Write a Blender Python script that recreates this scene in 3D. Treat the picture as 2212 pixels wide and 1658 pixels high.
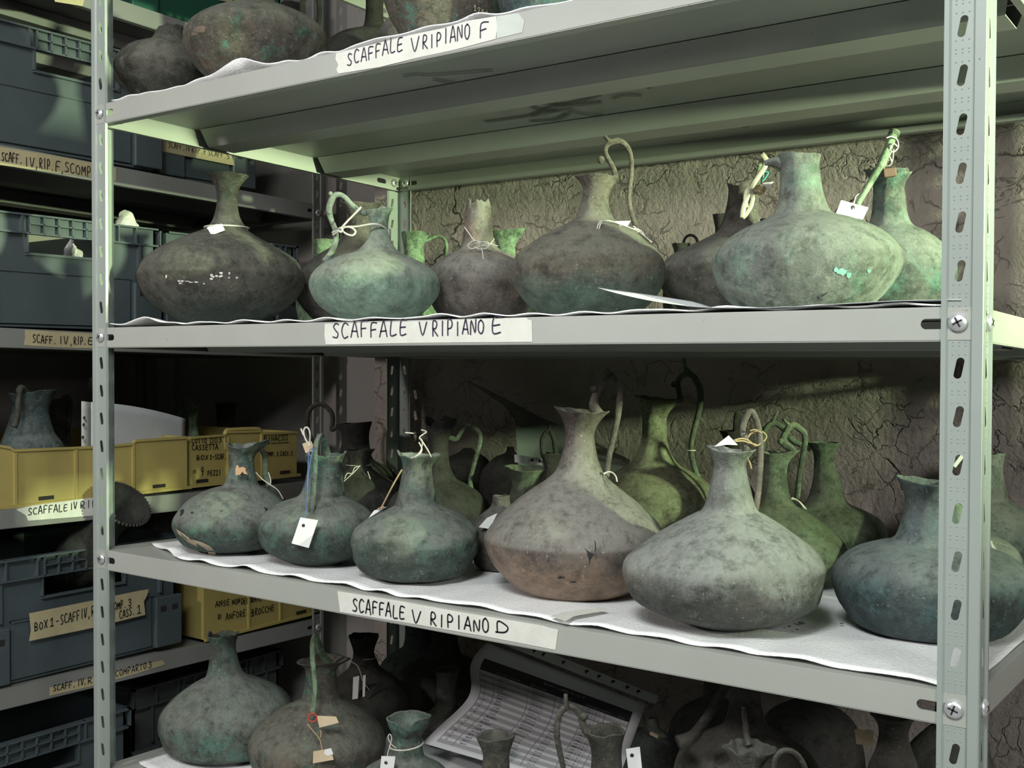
import bpy, math, random
from mathutils import Vector, noise
for o in list(bpy.data.objects): bpy.data.objects.remove(o)
SC = bpy.context.scene; COL = SC.collection
# ------------------------------------------------------------------ camera
W2, H2, FPX = 2212, 1658, 2405.55
Z0 = 1.23                                   # height of the bolts of the eye-level shelf above the floor
S = 0.28; SW = 1.0566; SD = 0.5785; KT = 0.0199   # shelf pitch, width, depth, backward fall of the shelves
CAM = Vector((1.25011, -0.84077, Z0 - 0.02954))
yaw, pit, rol = 0.62111, -0.01995, 0.00356
FW = Vector((-math.sin(yaw)*math.cos(pit), math.cos(yaw)*math.cos(pit), math.sin(pit)))
_r0 = Vector((math.cos(yaw), math.sin(yaw), 0)); _u0 = _r0.cross(FW)
RT = _r0*math.cos(rol) + _u0*math.sin(rol); UP = -_r0*math.sin(rol) + _u0*math.cos(rol)
cd = bpy.data.cameras.new('camera'); cam = bpy.data.objects.new('camera', cd); COL.objects.link(cam)
from mathutils import Matrix
cam.matrix_world = Matrix(((RT.x, UP.x, -FW.x, CAM.x), (RT.y, UP.y, -FW.y, CAM.y), (RT.z, UP.z, -FW.z, CAM.z), (0, 0, 0, 1)))
cd.sensor_width = 36; cd.lens = 36*FPX/W2; cd.clip_start = 0.01
SC.camera = cam
# ------------------------------------------------------------------ world, lights, exposure
wd = bpy.data.worlds.new('world'); SC.world = wd; wd.use_nodes = True
wd.node_tree.nodes['Background'].inputs[0].default_value = (0.8, 0.95, 0.88, 1); wd.node_tree.nodes['Background'].inputs[1].default_value = 0.014
SC.view_settings.view_transform = 'Standard'; SC.view_settings.look = 'None'; SC.view_settings.gamma = 1
SC.view_settings.use_curve_mapping = False; SC.view_settings.exposure = 0.24
def area(name, loc, target, sx, sy, power, col, spread=180):
    l = bpy.data.lights.new(name, 'AREA'); l.shape = 'RECTANGLE'; l.size = sx; l.size_y = sy; l.energy = power; l.color = col
    l.spread = math.radians(spread)
    o = bpy.data.objects.new(name, l); COL.objects.link(o); o.location = loc
    o.rotation_euler = (Vector(target) - Vector(loc)).to_track_quat('-Z', 'Y').to_euler(); return o
area('key_lamp', (1.12, -1.20, Z0+0.95), (0.80, 0.1, Z0-0.08), 0.35, 0.35, 15, (0.97, 1.0, 0.965), 160)
area('right_lamp', (2.10, -0.95, Z0+0.34), (1.0, 0.3, Z0-0.25), 0.30, 0.30, 8.5, (1.0, 0.99, 0.94), 170)
area('green_lamp', (2.60, 0.20, Z0+0.22), (0.0, 0.27, Z0+0.19), 0.06, 0.06, 4.6, (0.82, 1.0, 0.58), 34)
area('side_lamp', (-0.10, -1.30, Z0+0.40), (0.25, 0.6, Z0-0.1), 0.10, 0.10, 4.0, (1.0, 0.90, 0.87), 120)
area('ceiling_lamp', (1.3, -2.2, 2.7), (1.3, -1.6, 0), 1.2, 0.15, 24, (0.93, 1.0, 0.97))
# ------------------------------------------------------------------ pixel of the photograph -> point in the room
def ray(x, y): return FW + RT*((x-W2/2)/FPX) - UP*((y-H2/2)/FPX)
def onY(x, y, Y): d = ray(x, y); return CAM + d*((Y-CAM.y)/d.y)
def onX(x, y, X): d = ray(x, y); return CAM + d*((X-CAM.x)/d.x)
def onZ(x, y, z0):
    d = ray(x, y); return CAM + d*((z0-KT*CAM.y-CAM.z)/(d.z+KT*d.y))
def depth(p): return (p-CAM).dot(FW)
def onD(x, y, dep): return CAM + ray(x, y)*dep
def px(p):
    d = p-CAM; z = d.dot(FW); return (W2/2+FPX*d.dot(RT)/z, H2/2-FPX*d.dot(UP)/z)
# ------------------------------------------------------------------ mesh helpers
class MB:
    def __init__(s): s.v = []; s.f = []; s.uv = None
    def add(s, vs, fs):
        n = len(s.v); s.v += [tuple(v) for v in vs]; s.f += [tuple(i+n for i in f) for f in fs]
    def box(s, x0, x1, y0, y1, z0, z1, m=None):
        vs = [Vector((x, y, z)) for x in (x0, x1) for y in (y0, y1) for z in (z0, z1)]
        if m: vs = [m(v) for v in vs]
        s.add(vs, [(0,1,3,2),(4,6,7,5),(0,4,5,1),(2,3,7,6),(0,2,6,4),(1,5,7,3)])
    def grid(s, nu, nv, fn, closeu=False):
        n = len(s.v)
        for j in range(nv+1):
            for i in range(nu if closeu else nu+1): s.v.append(tuple(fn(i/nu, j/nv)))
        w = nu if closeu else nu+1
        for j in range(nv):
            for i in range(nu):
                a = n+j*w+i; b = n+j*w+(i+1) % w if closeu else a+1
                s.f.append((a, b, b+w, a+w))
    def tube(s, pts, rads, seg=8, flat=1.0, cap=True, side=None):
        pts = [Vector(p) for p in pts]; n = len(s.v); N = len(pts)
        t0 = (pts[1]-pts[0]).normalized(); nr = Vector(side) if side is not None else (Vector((0, 0, 1)) if abs(t0.z) < .9 else Vector((1, 0, 0)))
        for i, p in enumerate(pts):
            t = (pts[min(i+1, N-1)]-pts[max(i-1, 0)]).normalized()
            nr = nr-t*nr.dot(t)
            if nr.length < 1e-6: nr = t.orthogonal()
            nr.normalize(); b = t.cross(nr); r = rads[i] if isinstance(rads, (list, tuple)) else rads
            for k in range(seg):
                a = 2*math.pi*k/seg; s.v.append(tuple(p+nr*(math.cos(a)*r)+b*(math.sin(a)*r*flat)))
        for i in range(N-1):
            for k in range(seg):
                a = n+i*seg+k; b_ = n+i*seg+(k+1) % seg; s.f.append((a, b_, b_+seg, a+seg))
        if cap: s.f.append(tuple(n+k for k in range(seg))[::-1]); s.f.append(tuple(n+(N-1)*seg+k for k in range(seg)))
    def build(s, name, mat, parent=None, smooth=False, solid=0, bevel=0):
        me = bpy.data.meshes.new(name); me.from_pydata(s.v, [], s.f); me.update()
        import bmesh
        bm = bmesh.new(); bm.from_mesh(me); bmesh.ops.recalc_face_normals(bm, faces=bm.faces); bm.to_mesh(me); bm.free()
        o = bpy.data.objects.new(name, me); COL.objects.link(o)
        if isinstance(mat, (list, tuple)):
            for m in mat: me.materials.append(m)
        else: me.materials.append(mat)
        if smooth:
            for p in me.polygons: p.use_smooth = True
        if solid:
            md = o.modifiers.new('thickness', 'SOLIDIFY'); md.thickness = solid; md.offset = 0
        if bevel:
            md = o.modifiers.new('bevel', 'BEVEL'); md.width = bevel; md.segments = 2; md.limit_method = 'ANGLE'
        if parent is not None:
            o.parent = parent; o.matrix_parent_inverse = Matrix.Translation(-parent.location)
        return o
def tag(o, label=None, cat=None, group=None, kind=None):
    if label: o['label'] = label
    if cat: o['category'] = cat
    if group: o['group'] = group
    if kind: o['kind'] = kind
    return o
def empty(name, loc, label, cat, group=None):
    o = bpy.data.objects.new(name, None); COL.objects.link(o); o.location = loc; o.empty_display_size = .02
    return tag(o, label, cat, group)
def smooth_path(pts, n=5):
    P = [Vector(p) for p in pts]; out = []
    if len(P) < 3: return P
    for i in range(len(P)-1):
        a = P[max(i-1, 0)]; b = P[i]; c = P[i+1]; d = P[min(i+2, len(P)-1)]
        for k in range(n):
            t = k/n
            out.append(0.5*((2*b)+(c-a)*t+(2*a-5*b+4*c-d)*t*t+(3*b-a-3*c+d)*t**3))
    out.append(P[-1]); return out
# ------------------------------------------------------------------ materials
def new_mat(name):
    m = bpy.data.materials.new(name); m.use_nodes = True; nt = m.node_tree
    return m, nt, nt.nodes['Principled BSDF']
def nd(nt, t, **kw):
    n = nt.nodes.new(t)
    for k, v in kw.items():
        if k in ('operation', 'blend_type', 'data_type', 'feature', 'noise_dimensions', 'distance', 'interpolation'): setattr(n, k, v)
        else: n.inputs[k].default_value = v
    return n
def ramp(nt, src, p0, p1, c0=(0,0,0,1), c1=(1,1,1,1)):
    r = nt.nodes.new('ShaderNodeValToRGB'); e = r.color_ramp.elements
    e[0].position = p0; e[0].color = c0; e[1].position = p1; e[1].color = c1
    nt.links.new(src, r.inputs[0]); return r.outputs[0]
def mix(nt, fac, a, b, bt='MIX'):
    m = nt.nodes.new('ShaderNodeMix'); m.data_type = 'RGBA'; m.blend_type = bt; m.clamp_factor = True
    L = nt.links
    for i, s in ((0, fac), (6, a), (7, b)):
        if hasattr(s, 'links'): L.new(s, m.inputs[i])
        elif i == 0: m.inputs[0].default_value = s
        else: m.inputs[i].default_value = (*s[:3], 1)
    return m.outputs[2]
def pos(nt): return nt.nodes.new('ShaderNodeNewGeometry').outputs['Position']
def noise_n(nt, vec, scale, detail=5, rough=.6, dist=0):
    n = nd(nt, 'ShaderNodeTexNoise', Scale=scale, Detail=detail, Roughness=rough, Distortion=dist); nt.links.new(vec, n.inputs['Vector']); return n.outputs[0]
def bump(nt, bsdf, h, strength=.3, dist=.002, prev=None):
    b = nd(nt, 'ShaderNodeBump', Strength=strength, Distance=dist); nt.links.new(h, b.inputs['Height'])
    if prev: nt.links.new(prev, b.inputs['Normal'])
    nt.links.new(b.outputs[0], bsdf.inputs['Normal']); return b.outputs[0]
def plain(name, col, rough=.5, metal=0, bs=0, bscale=300, var=.12, spec=.5):
    m, nt, b = new_mat(name); p = pos(nt)
    n = noise_n(nt, p, 30, 4); c = mix(nt, ramp(nt, n, .3, .75), [x*(1-var) for x in col], [min(1, x*(1+var)) for x in col])
    nt.links.new(c, b.inputs['Base Color']); b.inputs['Roughness'].default_value = rough; b.inputs['Metallic'].default_value = metal
    b.inputs['Specular IOR Level'].default_value = spec
    if bs: bump(nt, b, noise_n(nt, p, bscale, 3), bs, .001)
    return m
def patina(name, dark, mid, green, dust, gth=.56, gsoft=.08, dusta=.8, speck=.5, speckc=(.32,.36,.29), rough=.72, pit=.5, warm=None, low=None):
    m, nt, b = new_mat(name); p = pos(nt); L = nt.links
    big = noise_n(nt, p, 12, 9, .66, .3); fine = noise_n(nt, p, 130, 7, .72); mot = noise_n(nt, p, 26, 12, .80, .15); sp = noise_n(nt, p, 300, 4, .6); med = noise_n(nt, p, 58, 9, .74)
    c = mix(nt, ramp(nt, big, .40, .62), dark, mid)
    c = mix(nt, ramp(nt, med, .37, .53, (.9,.9,.9,1), (0,0,0,1)), c, [x*.5 for x in dark])
    c = mix(nt, ramp(nt, fine, .54, .72, (0,0,0,1), (.55,.55,.55,1)), c, [min(1, x*1.5+.01) for x in mid])
    gm = ramp(nt, mot, gth-.02, gth+gsoft)
    gvar = mix(nt, ramp(nt, med, .40, .58), [x*.42 for x in green], green)
    gvar = mix(nt, ramp(nt, fine, .56, .70, (0,0,0,1), (.8,.8,.8,1)), gvar, [min(1, x*1.3+.03) for x in green])
    c = mix(nt, gm, c, gvar)
    if warm:
        wn = noise_n(nt, p, 17, 10, .72, .2); c = mix(nt, ramp(nt, wn, .55, .68, (0,0,0,1), (.75,.75,.75,1)), c, warm)
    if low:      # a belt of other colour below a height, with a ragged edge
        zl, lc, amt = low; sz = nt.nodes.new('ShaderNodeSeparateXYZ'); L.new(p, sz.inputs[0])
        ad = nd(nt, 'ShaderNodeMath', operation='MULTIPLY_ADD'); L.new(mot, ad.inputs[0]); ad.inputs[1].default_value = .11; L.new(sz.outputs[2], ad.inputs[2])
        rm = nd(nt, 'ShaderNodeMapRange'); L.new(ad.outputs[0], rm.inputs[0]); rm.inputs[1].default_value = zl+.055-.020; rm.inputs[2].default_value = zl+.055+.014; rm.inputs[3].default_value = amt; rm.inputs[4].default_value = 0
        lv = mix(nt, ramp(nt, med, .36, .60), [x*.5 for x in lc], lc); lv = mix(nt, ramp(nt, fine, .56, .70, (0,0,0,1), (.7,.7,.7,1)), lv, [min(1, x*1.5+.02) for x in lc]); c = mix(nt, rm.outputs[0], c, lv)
    # dust settled on what faces up
    g = nt.nodes.new('ShaderNodeNewGeometry'); sx = nt.nodes.new('ShaderNodeSeparateXYZ'); L.new(g.outputs['Normal'], sx.inputs[0])
    du = ramp(nt, sx.outputs[2], -.05, .62, (0,0,0,1), (dusta, dusta, dusta, 1))
    dn = ramp(nt, fine, .34, .54, (.45,.45,.45,1), (1,1,1,1)); dm = mix(nt, 1.0, du, dn, 'MULTIPLY')
    dn2 = ramp(nt, med, .36, .50, (.45,.45,.45,1), (1,1,1,1)); dm = mix(nt, 1.0, dm, dn2, 'MULTIPLY')
    c = mix(nt, dm, c, mix(nt, ramp(nt, big, .35, .65), [x*.85 for x in dust], dust))
    spm = ramp(nt, sp, .645, .68, (0,0,0,1), (speck, speck, speck, 1)); c = mix(nt, spm, c, speckc)
    dk = ramp(nt, noise_n(nt, p, 170, 6, .74), .31, .38, (.75,.75,.75,1), (0,0,0,1)); c = mix(nt, dk, c, [x*.35 for x in dark])
    L.new(c, b.inputs['Base Color']); b.inputs['Roughness'].default_value = rough; b.inputs['Specular IOR Level'].default_value = .35
    n1 = bump(nt, b, fine, min(1, pit*1.6), .004); n2 = bump(nt, b, med, min(1, pit*1.3), .007, n1); bump(nt, b, sp, min(1, pit), .0014, n2)
    return m
M = {}
M['pale'] = patina('pale_patina', (.15,.165,.13), (.27,.32,.25), (.25,.36,.275), (.36,.39,.335), gth=.44, gsoft=.14, dusta=.7)
M['chalk'] = patina('chalky_patina', (.13,.145,.125), (.29,.32,.28), (.21,.335,.265), (.38,.41,.36), gth=.52, gsoft=.10, dusta=.7, pit=.9)
M['dark'] = patina('dark_bronze', (.038,.037,.030), (.098,.095,.078), (.04,.09,.07), (.185,.185,.158), gth=.58, dusta=.65, speckc=(.26,.27,.2))
M['black'] = patina('black_bronze', (.016,.016,.014), (.036,.036,.031), (.022,.045,.038), (.07,.072,.062), gth=.58, dusta=.6, speck=.25, speckc=(.09,.11,.09))
M['brown'] = patina('brown_bronze', (.065,.057,.045), (.15,.135,.108), (.08,.21,.155), (.20,.205,.17), gth=.55, dusta=.7, warm=(.20,.14,.095))
M['purple'] = patina('purplish_bronze', (.068,.062,.056), (.135,.125,.112), (.10,.125,.105), (.19,.185,.165), gth=.60, dusta=.65)
M['smooth'] = patina('smooth_brown_bronze', (.07,.060,.053), (.125,.108,.094), (.09,.095,.082), (.215,.215,.192), gth=.66, dusta=.85, rough=.52, pit=.22, warm=(.25,.17,.115))
M['teal'] = patina('teal_patina', (.056,.064,.055), (.145,.165,.14), (.10,.195,.155), (.245,.27,.238), gth=.50, dusta=.8)
M['teal_deep'] = patina('deep_teal_patina', (.045,.060,.060), (.115,.145,.14), (.07,.14,.145), (.21,.245,.235), gth=.50, dusta=.8)
M['grey'] = patina('grey_patina', (.080,.086,.078), (.19,.20,.182), (.14,.23,.205), (.285,.31,.285), gth=.57, dusta=.85, pit=.35, warm=(.21,.165,.125))
M['green'] = patina('green_patina', (.05,.066,.044), (.14,.17,.115), (.15,.24,.15), (.21,.245,.165), gth=.52, dusta=.55)
M['crust'] = patina('crusty_yellow_green_patina', (.075,.08,.05), (.18,.19,.12), (.28,.34,.19), (.31,.32,.2), gth=.47, dusta=.4, pit=1.2)
M['verdigris'] = patina('bright_verdigris', (.05,.085,.05), (.17,.24,.15), (.27,.40,.25), (.30,.37,.24), gth=.43, dusta=.4)
M['rough'] = patina('rough_crust', (.06,.057,.052), (.14,.135,.125), (.13,.155,.135), (.2,.2,.182), gth=.57, dusta=.6, pit=1.5)
zb_ = {'E': Z0+.012, 'D': Z0-S+.010, 'C': Z0-2*S+.008}
M['teal_D'] = patina('teal_patina_shaded_belly', (.056,.064,.055), (.145,.165,.14), (.10,.195,.155), (.245,.27,.238), gth=.50, dusta=.8, low=(zb_['D']+.045, (.040,.060,.051), .75))  # belly has its own teal, darkened further to paint in underside shade
M['teal_deep_D'] = patina('deep_teal_patina_blue_belly', (.045,.060,.060), (.115,.145,.14), (.07,.14,.145), (.21,.245,.235), gth=.50, dusta=.8, low=(zb_['D']+.035, (.036,.060,.064), .75))  # blue-green belly colour with underside shade painted in
M['grey_D'] = patina('grey_patina_shaded_belly', (.080,.086,.078), (.19,.20,.182), (.14,.23,.205), (.285,.31,.285), gth=.60, dusta=.9, pit=.35, warm=(.21,.165,.125), low=(zb_['D']+.044, (.052,.056,.048), .85))  # dark belly is the jug's underside shade painted into the colour
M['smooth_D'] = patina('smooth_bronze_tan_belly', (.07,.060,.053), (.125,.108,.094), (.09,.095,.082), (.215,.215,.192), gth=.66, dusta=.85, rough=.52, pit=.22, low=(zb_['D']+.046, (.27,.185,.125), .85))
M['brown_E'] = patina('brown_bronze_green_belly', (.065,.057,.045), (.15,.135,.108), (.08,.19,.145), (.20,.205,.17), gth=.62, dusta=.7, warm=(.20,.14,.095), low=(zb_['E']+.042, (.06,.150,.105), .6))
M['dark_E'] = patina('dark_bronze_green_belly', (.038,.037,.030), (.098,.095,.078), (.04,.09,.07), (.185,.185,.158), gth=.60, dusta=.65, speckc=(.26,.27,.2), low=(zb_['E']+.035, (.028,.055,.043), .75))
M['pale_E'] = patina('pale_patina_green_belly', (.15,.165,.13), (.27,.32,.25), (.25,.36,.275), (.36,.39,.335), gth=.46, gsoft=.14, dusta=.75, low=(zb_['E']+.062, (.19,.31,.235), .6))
def metal_paint(name, col, rough=.42):
    m, nt, b = new_mat(name); p = pos(nt)
    c = mix(nt, ramp(nt, noise_n(nt, p, 9, 4), .35, .7), [x*.92 for x in col], col)
    sm = noise_n(nt, p, 26, 5, .7, 1.4); c = mix(nt, ramp(nt, sm, .70, .76, (0,0,0,1), (.35,.35,.35,1)), c, [x*.5 for x in col])
    sc = noise_n(nt, p, 170, 2, .5); c = mix(nt, ramp(nt, sc, .76, .80), c, [x*.35 for x in col])
    nt.links.new(c, b.inputs['Base Color']); b.inputs['Roughness'].default_value = rough
    bump(nt, b, noise_n(nt, p, 700, 2), .06, .0005); return m
M['post'] = metal_paint('grey_green_painted_steel', (.265,.305,.285), .36)
M['shelf'] = metal_paint('pale_grey_painted_steel', (.325,.34,.315), .42)
M['shelf_old'] = metal_paint('dull_grey_painted_steel', (.20,.205,.195), .5)
M['zinc'] = plain('zinc_plated_steel', (.80,.83,.86), .28, .75, var=.05)
M['dark_slot'] = plain('dark_slot', (.012,.012,.012), .8)
M['ink'] = plain('purple_black_marker', (.035,.022,.05), .6, spec=.1)
M['ink_black'] = plain('black_marker', (.008,.008,.012), .6, spec=.1)
M['pencil'] = plain('grey_pencil', (.16,.16,.18), .7, spec=.1)
M['paper'] = plain('white_paper', (.60,.62,.65), .75, var=.03)
M['paper_grey'] = plain('grey_printed_row', (.36,.365,.38), .75, var=.03)
M['card'] = plain('white_card', (.62,.625,.62), .7, var=.03)
M['card_beige'] = plain('beige_card', (.50,.40,.27), .8, var=.15)
M['string'] = plain('white_cord', (.50,.49,.43), .8, bs=.5, bscale=1500)
M['twine'] = plain('brown_twine', (.34,.25,.14), .85, bs=.5, bscale=1500)
M['thread_blue'] = plain('blue_thread', (.06,.12,.30), .7)
M['thread_teal'] = plain('teal_thread', (.03,.28,.26), .7)
M['thread_red'] = plain('red_thread', (.45,.05,.03), .7)
M['plastic_strip'] = plain('yellowed_plastic_strip', (.30,.28,.22), .35)
M['stone'] = plain('tan_fragment', (.30,.24,.16), .8, bs=.6, bscale=120)
M['crate'] = plain('blue_grey_plastic', (.062,.080,.088), .42, var=.06, bs=.05, bscale=600)
M['crate_dark'] = plain('dark_grey_plastic', (.045,.05,.052), .45, var=.06)
M['crate_green'] = plain('dark_green_plastic', (.012,.075,.05), .45, var=.06)
M['bin'] = plain('yellow_plastic', (.36,.295,.10), .45, var=.06)
def tape_mat(name, col):
    m, nt, b = new_mat(name); p = pos(nt)
    v = nd(nt, 'ShaderNodeTexNoise', Scale=900, Detail=2); nt.links.new(p, v.inputs['Vector'])
    c = mix(nt, ramp(nt, noise_n(nt, p, 60, 5), .3, .7), [x*.86 for x in col], col)
    c = mix(nt, ramp(nt, v.outputs[0], .35, .65, (0,0,0,1), (.35,.35,.35,1)), c, [x*.75 for x in col])
    nt.links.new(c, b.inputs['Base Color']); b.inputs['Roughness'].default_value = .7; bump(nt, b, v.outputs[0], .3, .0006); return m
M['tape'] = tape_mat('pale_masking_tape', (.66,.67,.62)); M['tape_tan'] = tape_mat('tan_masking_tape', (.46,.40,.24))
M['tape_old'] = tape_mat('clear_tape_end', (.50,.54,.50))
def foam():
    m, nt, b = new_mat('white_packing_foam'); p = pos(nt)
    v = nd(nt, 'ShaderNodeTexVoronoi', Scale=330); nt.links.new(p, v.inputs['Vector'])
    n = noise_n(nt, p, 500, 3)
    c = mix(nt, ramp(nt, n, .35, .65), (.72,.74,.76), (.90,.91,.92)); nt.links.new(c, b.inputs['Base Color'])
    b.inputs['Roughness'].default_value = .34; b.inputs['Specular IOR Level'].default_value = .6
    bump(nt, b, v.outputs[0], .35, .001); return m
M['foam'] = foam()
def sleeve(name, col, alpha):
    m, nt, b = new_mat(name); b.inputs['Base Color'].default_value = (*col, 1); b.inputs['Roughness'].default_value = .22
    b.inputs['Alpha'].default_value = alpha; return m
M['sleeve'] = sleeve('clear_plastic_sleeve', (.11,.13,.13), .62)
M['sleeve_strip'] = sleeve('plastic_sleeve_strip', (.62,.66,.62), .8)
def plaster(name, c0, c1, relief, crack=True):
    m, nt, b = new_mat(name); p = pos(nt); L = nt.links
    mp = nd(nt, 'ShaderNodeMapping'); mp.inputs['Scale'].default_value = (1, 1, .8); L.new(p, mp.inputs[0]); q = mp.outputs[0]
    big = noise_n(nt, q, 5, 5, .6); c = mix(nt, ramp(nt, big, .3, .7), c0, c1)
    mid = noise_n(nt, q, 30, 8, .65, 1.2); fin = noise_n(nt, p, 160, 4, .6)
    # chipped flakes
    fl = ramp(nt, noise_n(nt, q, 17, 7, .72, 1.6), .60, .63)
    c = mix(nt, ramp(nt, mid, .62, .72, (0,0,0,1), (.5,.5,.5,1)), c, [x*.72 for x in c0])
    hgt = mix(nt, .35, mid, fin); hgt = mix(nt, .5, hgt, fl, 'ADD')
    if crack:
        wv = nd(nt, 'ShaderNodeTexNoise', Scale=9, Detail=5); L.new(p, wv.inputs['Vector'])
        off = nd(nt, 'ShaderNodeVectorMath', operation='MULTIPLY_ADD'); L.new(wv.outputs[1], off.inputs[0]); off.inputs[1].default_value = (.16,.16,.16); L.new(p, off.inputs[2])
        v = nd(nt, 'ShaderNodeTexVoronoi', feature='DISTANCE_TO_EDGE', Scale=3.2); L.new(off.outputs[0], v.inputs['Vector'])
        brk = ramp(nt, noise_n(nt, p, 6, 3), .53, .60); ck = ramp(nt, v.outputs[0], .0015, .006, (1,1,1,1), (0,0,0,1)); ck = mix(nt, 1, ck, brk, 'MULTIPLY')
        c = mix(nt, ck, c, [x*.18 for x in c0]); hgt = mix(nt, ck, hgt, (0, 0, 0))
        v2 = nd(nt, 'ShaderNodeTexVoronoi', feature='DISTANCE_TO_EDGE', Scale=24); L.new(off.outputs[0], v2.inputs['Vector'])
        ck2 = ramp(nt, v2.outputs[0], .004, .03, (1,1,1,1), (0,0,0,1)); brk2 = ramp(nt, noise_n(nt, p, 11, 3), .50, .58); ck2 = mix(nt, 1, ck2, brk2, 'MULTIPLY')
        hgt = mix(nt, ck2, hgt, (0, 0, 0))
    L.new(c, b.inputs['Base Color']); b.inputs['Roughness'].default_value = .85; b.inputs['Specular IOR Level'].default_value = .25
    bump(nt, b, hgt, relief, .012); return m
M['plaster'] = plaster('rough_cracked_plaster', (.285,.25,.225), (.385,.345,.315), .85)
M['plaster_smooth'] = plaster('smooth_taupe_plaster', (.27,.255,.24), (.32,.305,.29), .18, False)
M['plaster_dark'] = plaster('dull_grey_plaster', (.16,.155,.15), (.21,.205,.2), .15, False)
M['concrete'] = plain('grey_concrete_floor', (.30,.295,.28), .7, bs=.3, bscale=40)
M['ceiling'] = plain('white_ceiling_paint', (.6,.62,.6), .8)
# ------------------------------------------------------------------ room
def struct(name, b, m): o = b.build(name, m); o['kind'] = 'structure'; return o
XL, XR, YF, WB, WB2, ZC_ = -1.03, 3.0, -3.0, 0.605, 0.86, 2.75
b = MB(); b.box(XL-.1, XR+.1, YF-.1, WB2+.1, -.1, 0); struct('floor', b, M['concrete'])
b = MB(); b.box(XL-.1, XR+.1, YF-.1, WB2+.1, ZC_, ZC_+.1); struct('ceiling', b, M['ceiling'])
b = MB(); b.box(-.08, XR+.1, WB, WB2+.1, 0, ZC_); struct('wall_back', b, M['plaster'])
b = MB(); b.box(XL-.1, -.08, WB2, WB2+.1, 0, ZC_); struct('wall_back_recess', b, M['plaster_smooth'])
b = MB(); b.box(XL-.1, XL, YF, WB2, 0, ZC_); struct('wall_left', b, M['plaster_smooth'])
b = MB(); b.box(XR, XR+.1, YF, WB, 0, ZC_); struct('wall_right', b, M['plaster_dark'])
b = MB(); b.box(XL, XR, YF-.1, YF, 0, ZC_); struct('wall_front', b, M['plaster_dark'])
# ------------------------------------------------------------------ perforated sheet metal
def slot_cell(b, m, u0, u1, v0, v1, cu, cv, ln, wd, tilt, n=16):
    """rectangle u0..u1 x v0..v1 with a long hole; m maps (u, v) to a point"""
    hole = []
    for k in range(n):
        a = 2*math.pi*(k+.5)/n; x = math.cos(a)*wd/2; y = math.sin(a)*wd/2+(ln-wd)/2*(1 if math.sin(a) > 0 else -1)
        hole.append((cu+x*math.cos(tilt)+y*math.sin(tilt), cv-x*math.sin(tilt)+y*math.cos(tilt)))
    def hit(x, y):
        dx, dy = x-cu, y-cv; t = 1e9; s = 0
        for lim, dd, c, k in ((u1, dx, cu, 0), (v1, dy, cv, 1), (u0, dx, cu, 2), (v0, dy, cv, 3)):
            if abs(dd) > 1e-9:
                q = (lim-c)/dd
                if 0 < q < t: t = q; s = k
        return (cu+dx*t, cv+dy*t), s
    outer = [hit(*h) for h in hole]; cor = {(0, 1): (u1, v1), (1, 2): (u0, v1), (2, 3): (u0, v0), (3, 0): (u1, v0), (1, 0): (u1, v1), (2, 1): (u0, v1), (3, 2): (u0, v0), (0, 3): (u1, v0)}
    base = len(b.v); b.v += [tuple(m(*h)) for h in hole]+[tuple(m(*o[0])) for o in outer]
    for k in range(n):
        j = (k+1) % n
        if outer[k][1] == outer[j][1]: b.f.append((base+k, base+j, base+n+j, base+n+k))
        else:
            b.v.append(tuple(m(*cor[(outer[k][1], outer[j][1])]))); b.f.append((base+k, base+j, base+n+j, len(b.v)-1, base+n+k))
def quad(b, m, u0, u1, v0, v1): b.add([m(u0, v0), m(u1, v0), m(u1, v1), m(u0, v1)], [(0, 1, 2, 3)])
PITCH = 0.035
def post(parent, corner, u, v, z0, z1, zref, dimples=False, mat=None, fl=.030):
    """angle-iron upright with slanted slots; flanges run from the corner along u and along v"""
    c = Vector(corner); u = Vector(u); v = Vector(v); b = MB()
    for a, n in ((u, v), (v, u)):
        q = fl/.030
        prof = [(0, .0006), (.0008, 0), (.0078*q, 0), (.0092*q, .0020), (.0245*q, .0020), (.0258*q, 0), (.0292*q, 0), (.030*q, .003)]
        for i in range(len(prof)-1):
            (s0, d0), (s1, d1) = prof[i], prof[i+1]
            if i == 3:
                def m(s, z, d0=d0): return c+a*s+n*d0+Vector((0, 0, z))
                zz = zref+.002-PITCH/2-math.ceil((zref-z0)/PITCH)*PITCH
                quad(b, m, s0, s1, z0, max(z0+.001, zz)) if zz > z0 else None
                while zz < z1-PITCH:
                    zc = zz+PITCH/2
                    slot_cell(b, m, s0, s1, zz, zz+PITCH, .0168*q, zc, .0155, .0056, -.20)
                    if dimples and abs(zc-Z0-.0) < .75:
                        for r in (-.0162, -.0098, .0098, .0162):
                            for e in (-.0045, 0, .0045):
                                p = m(.0168*q+e, zc+r); w = .0009
                                b.add([p-n*.0006, p+a*w, p+Vector((0, 0, w)), p-a*w, p-Vector((0, 0, w))], [(0, 1, 2), (0, 2, 3), (0, 3, 4), (0, 4, 1)])
                    zz += PITCH
                quad(b, m, s0, s1, zz, z1)
            else:
                b.add([c+a*s0+n*d0+Vector((0, 0, z0)), c+a*s1+n*d1+Vector((0, 0, z0)), c+a*s1+n*d1+Vector((0, 0, z1)), c+a*s0+n*d0+Vector((0, 0, z1))], [(0, 1, 2, 3)])
    o = b.build('post', mat or M['post'], parent)
    return o
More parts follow.
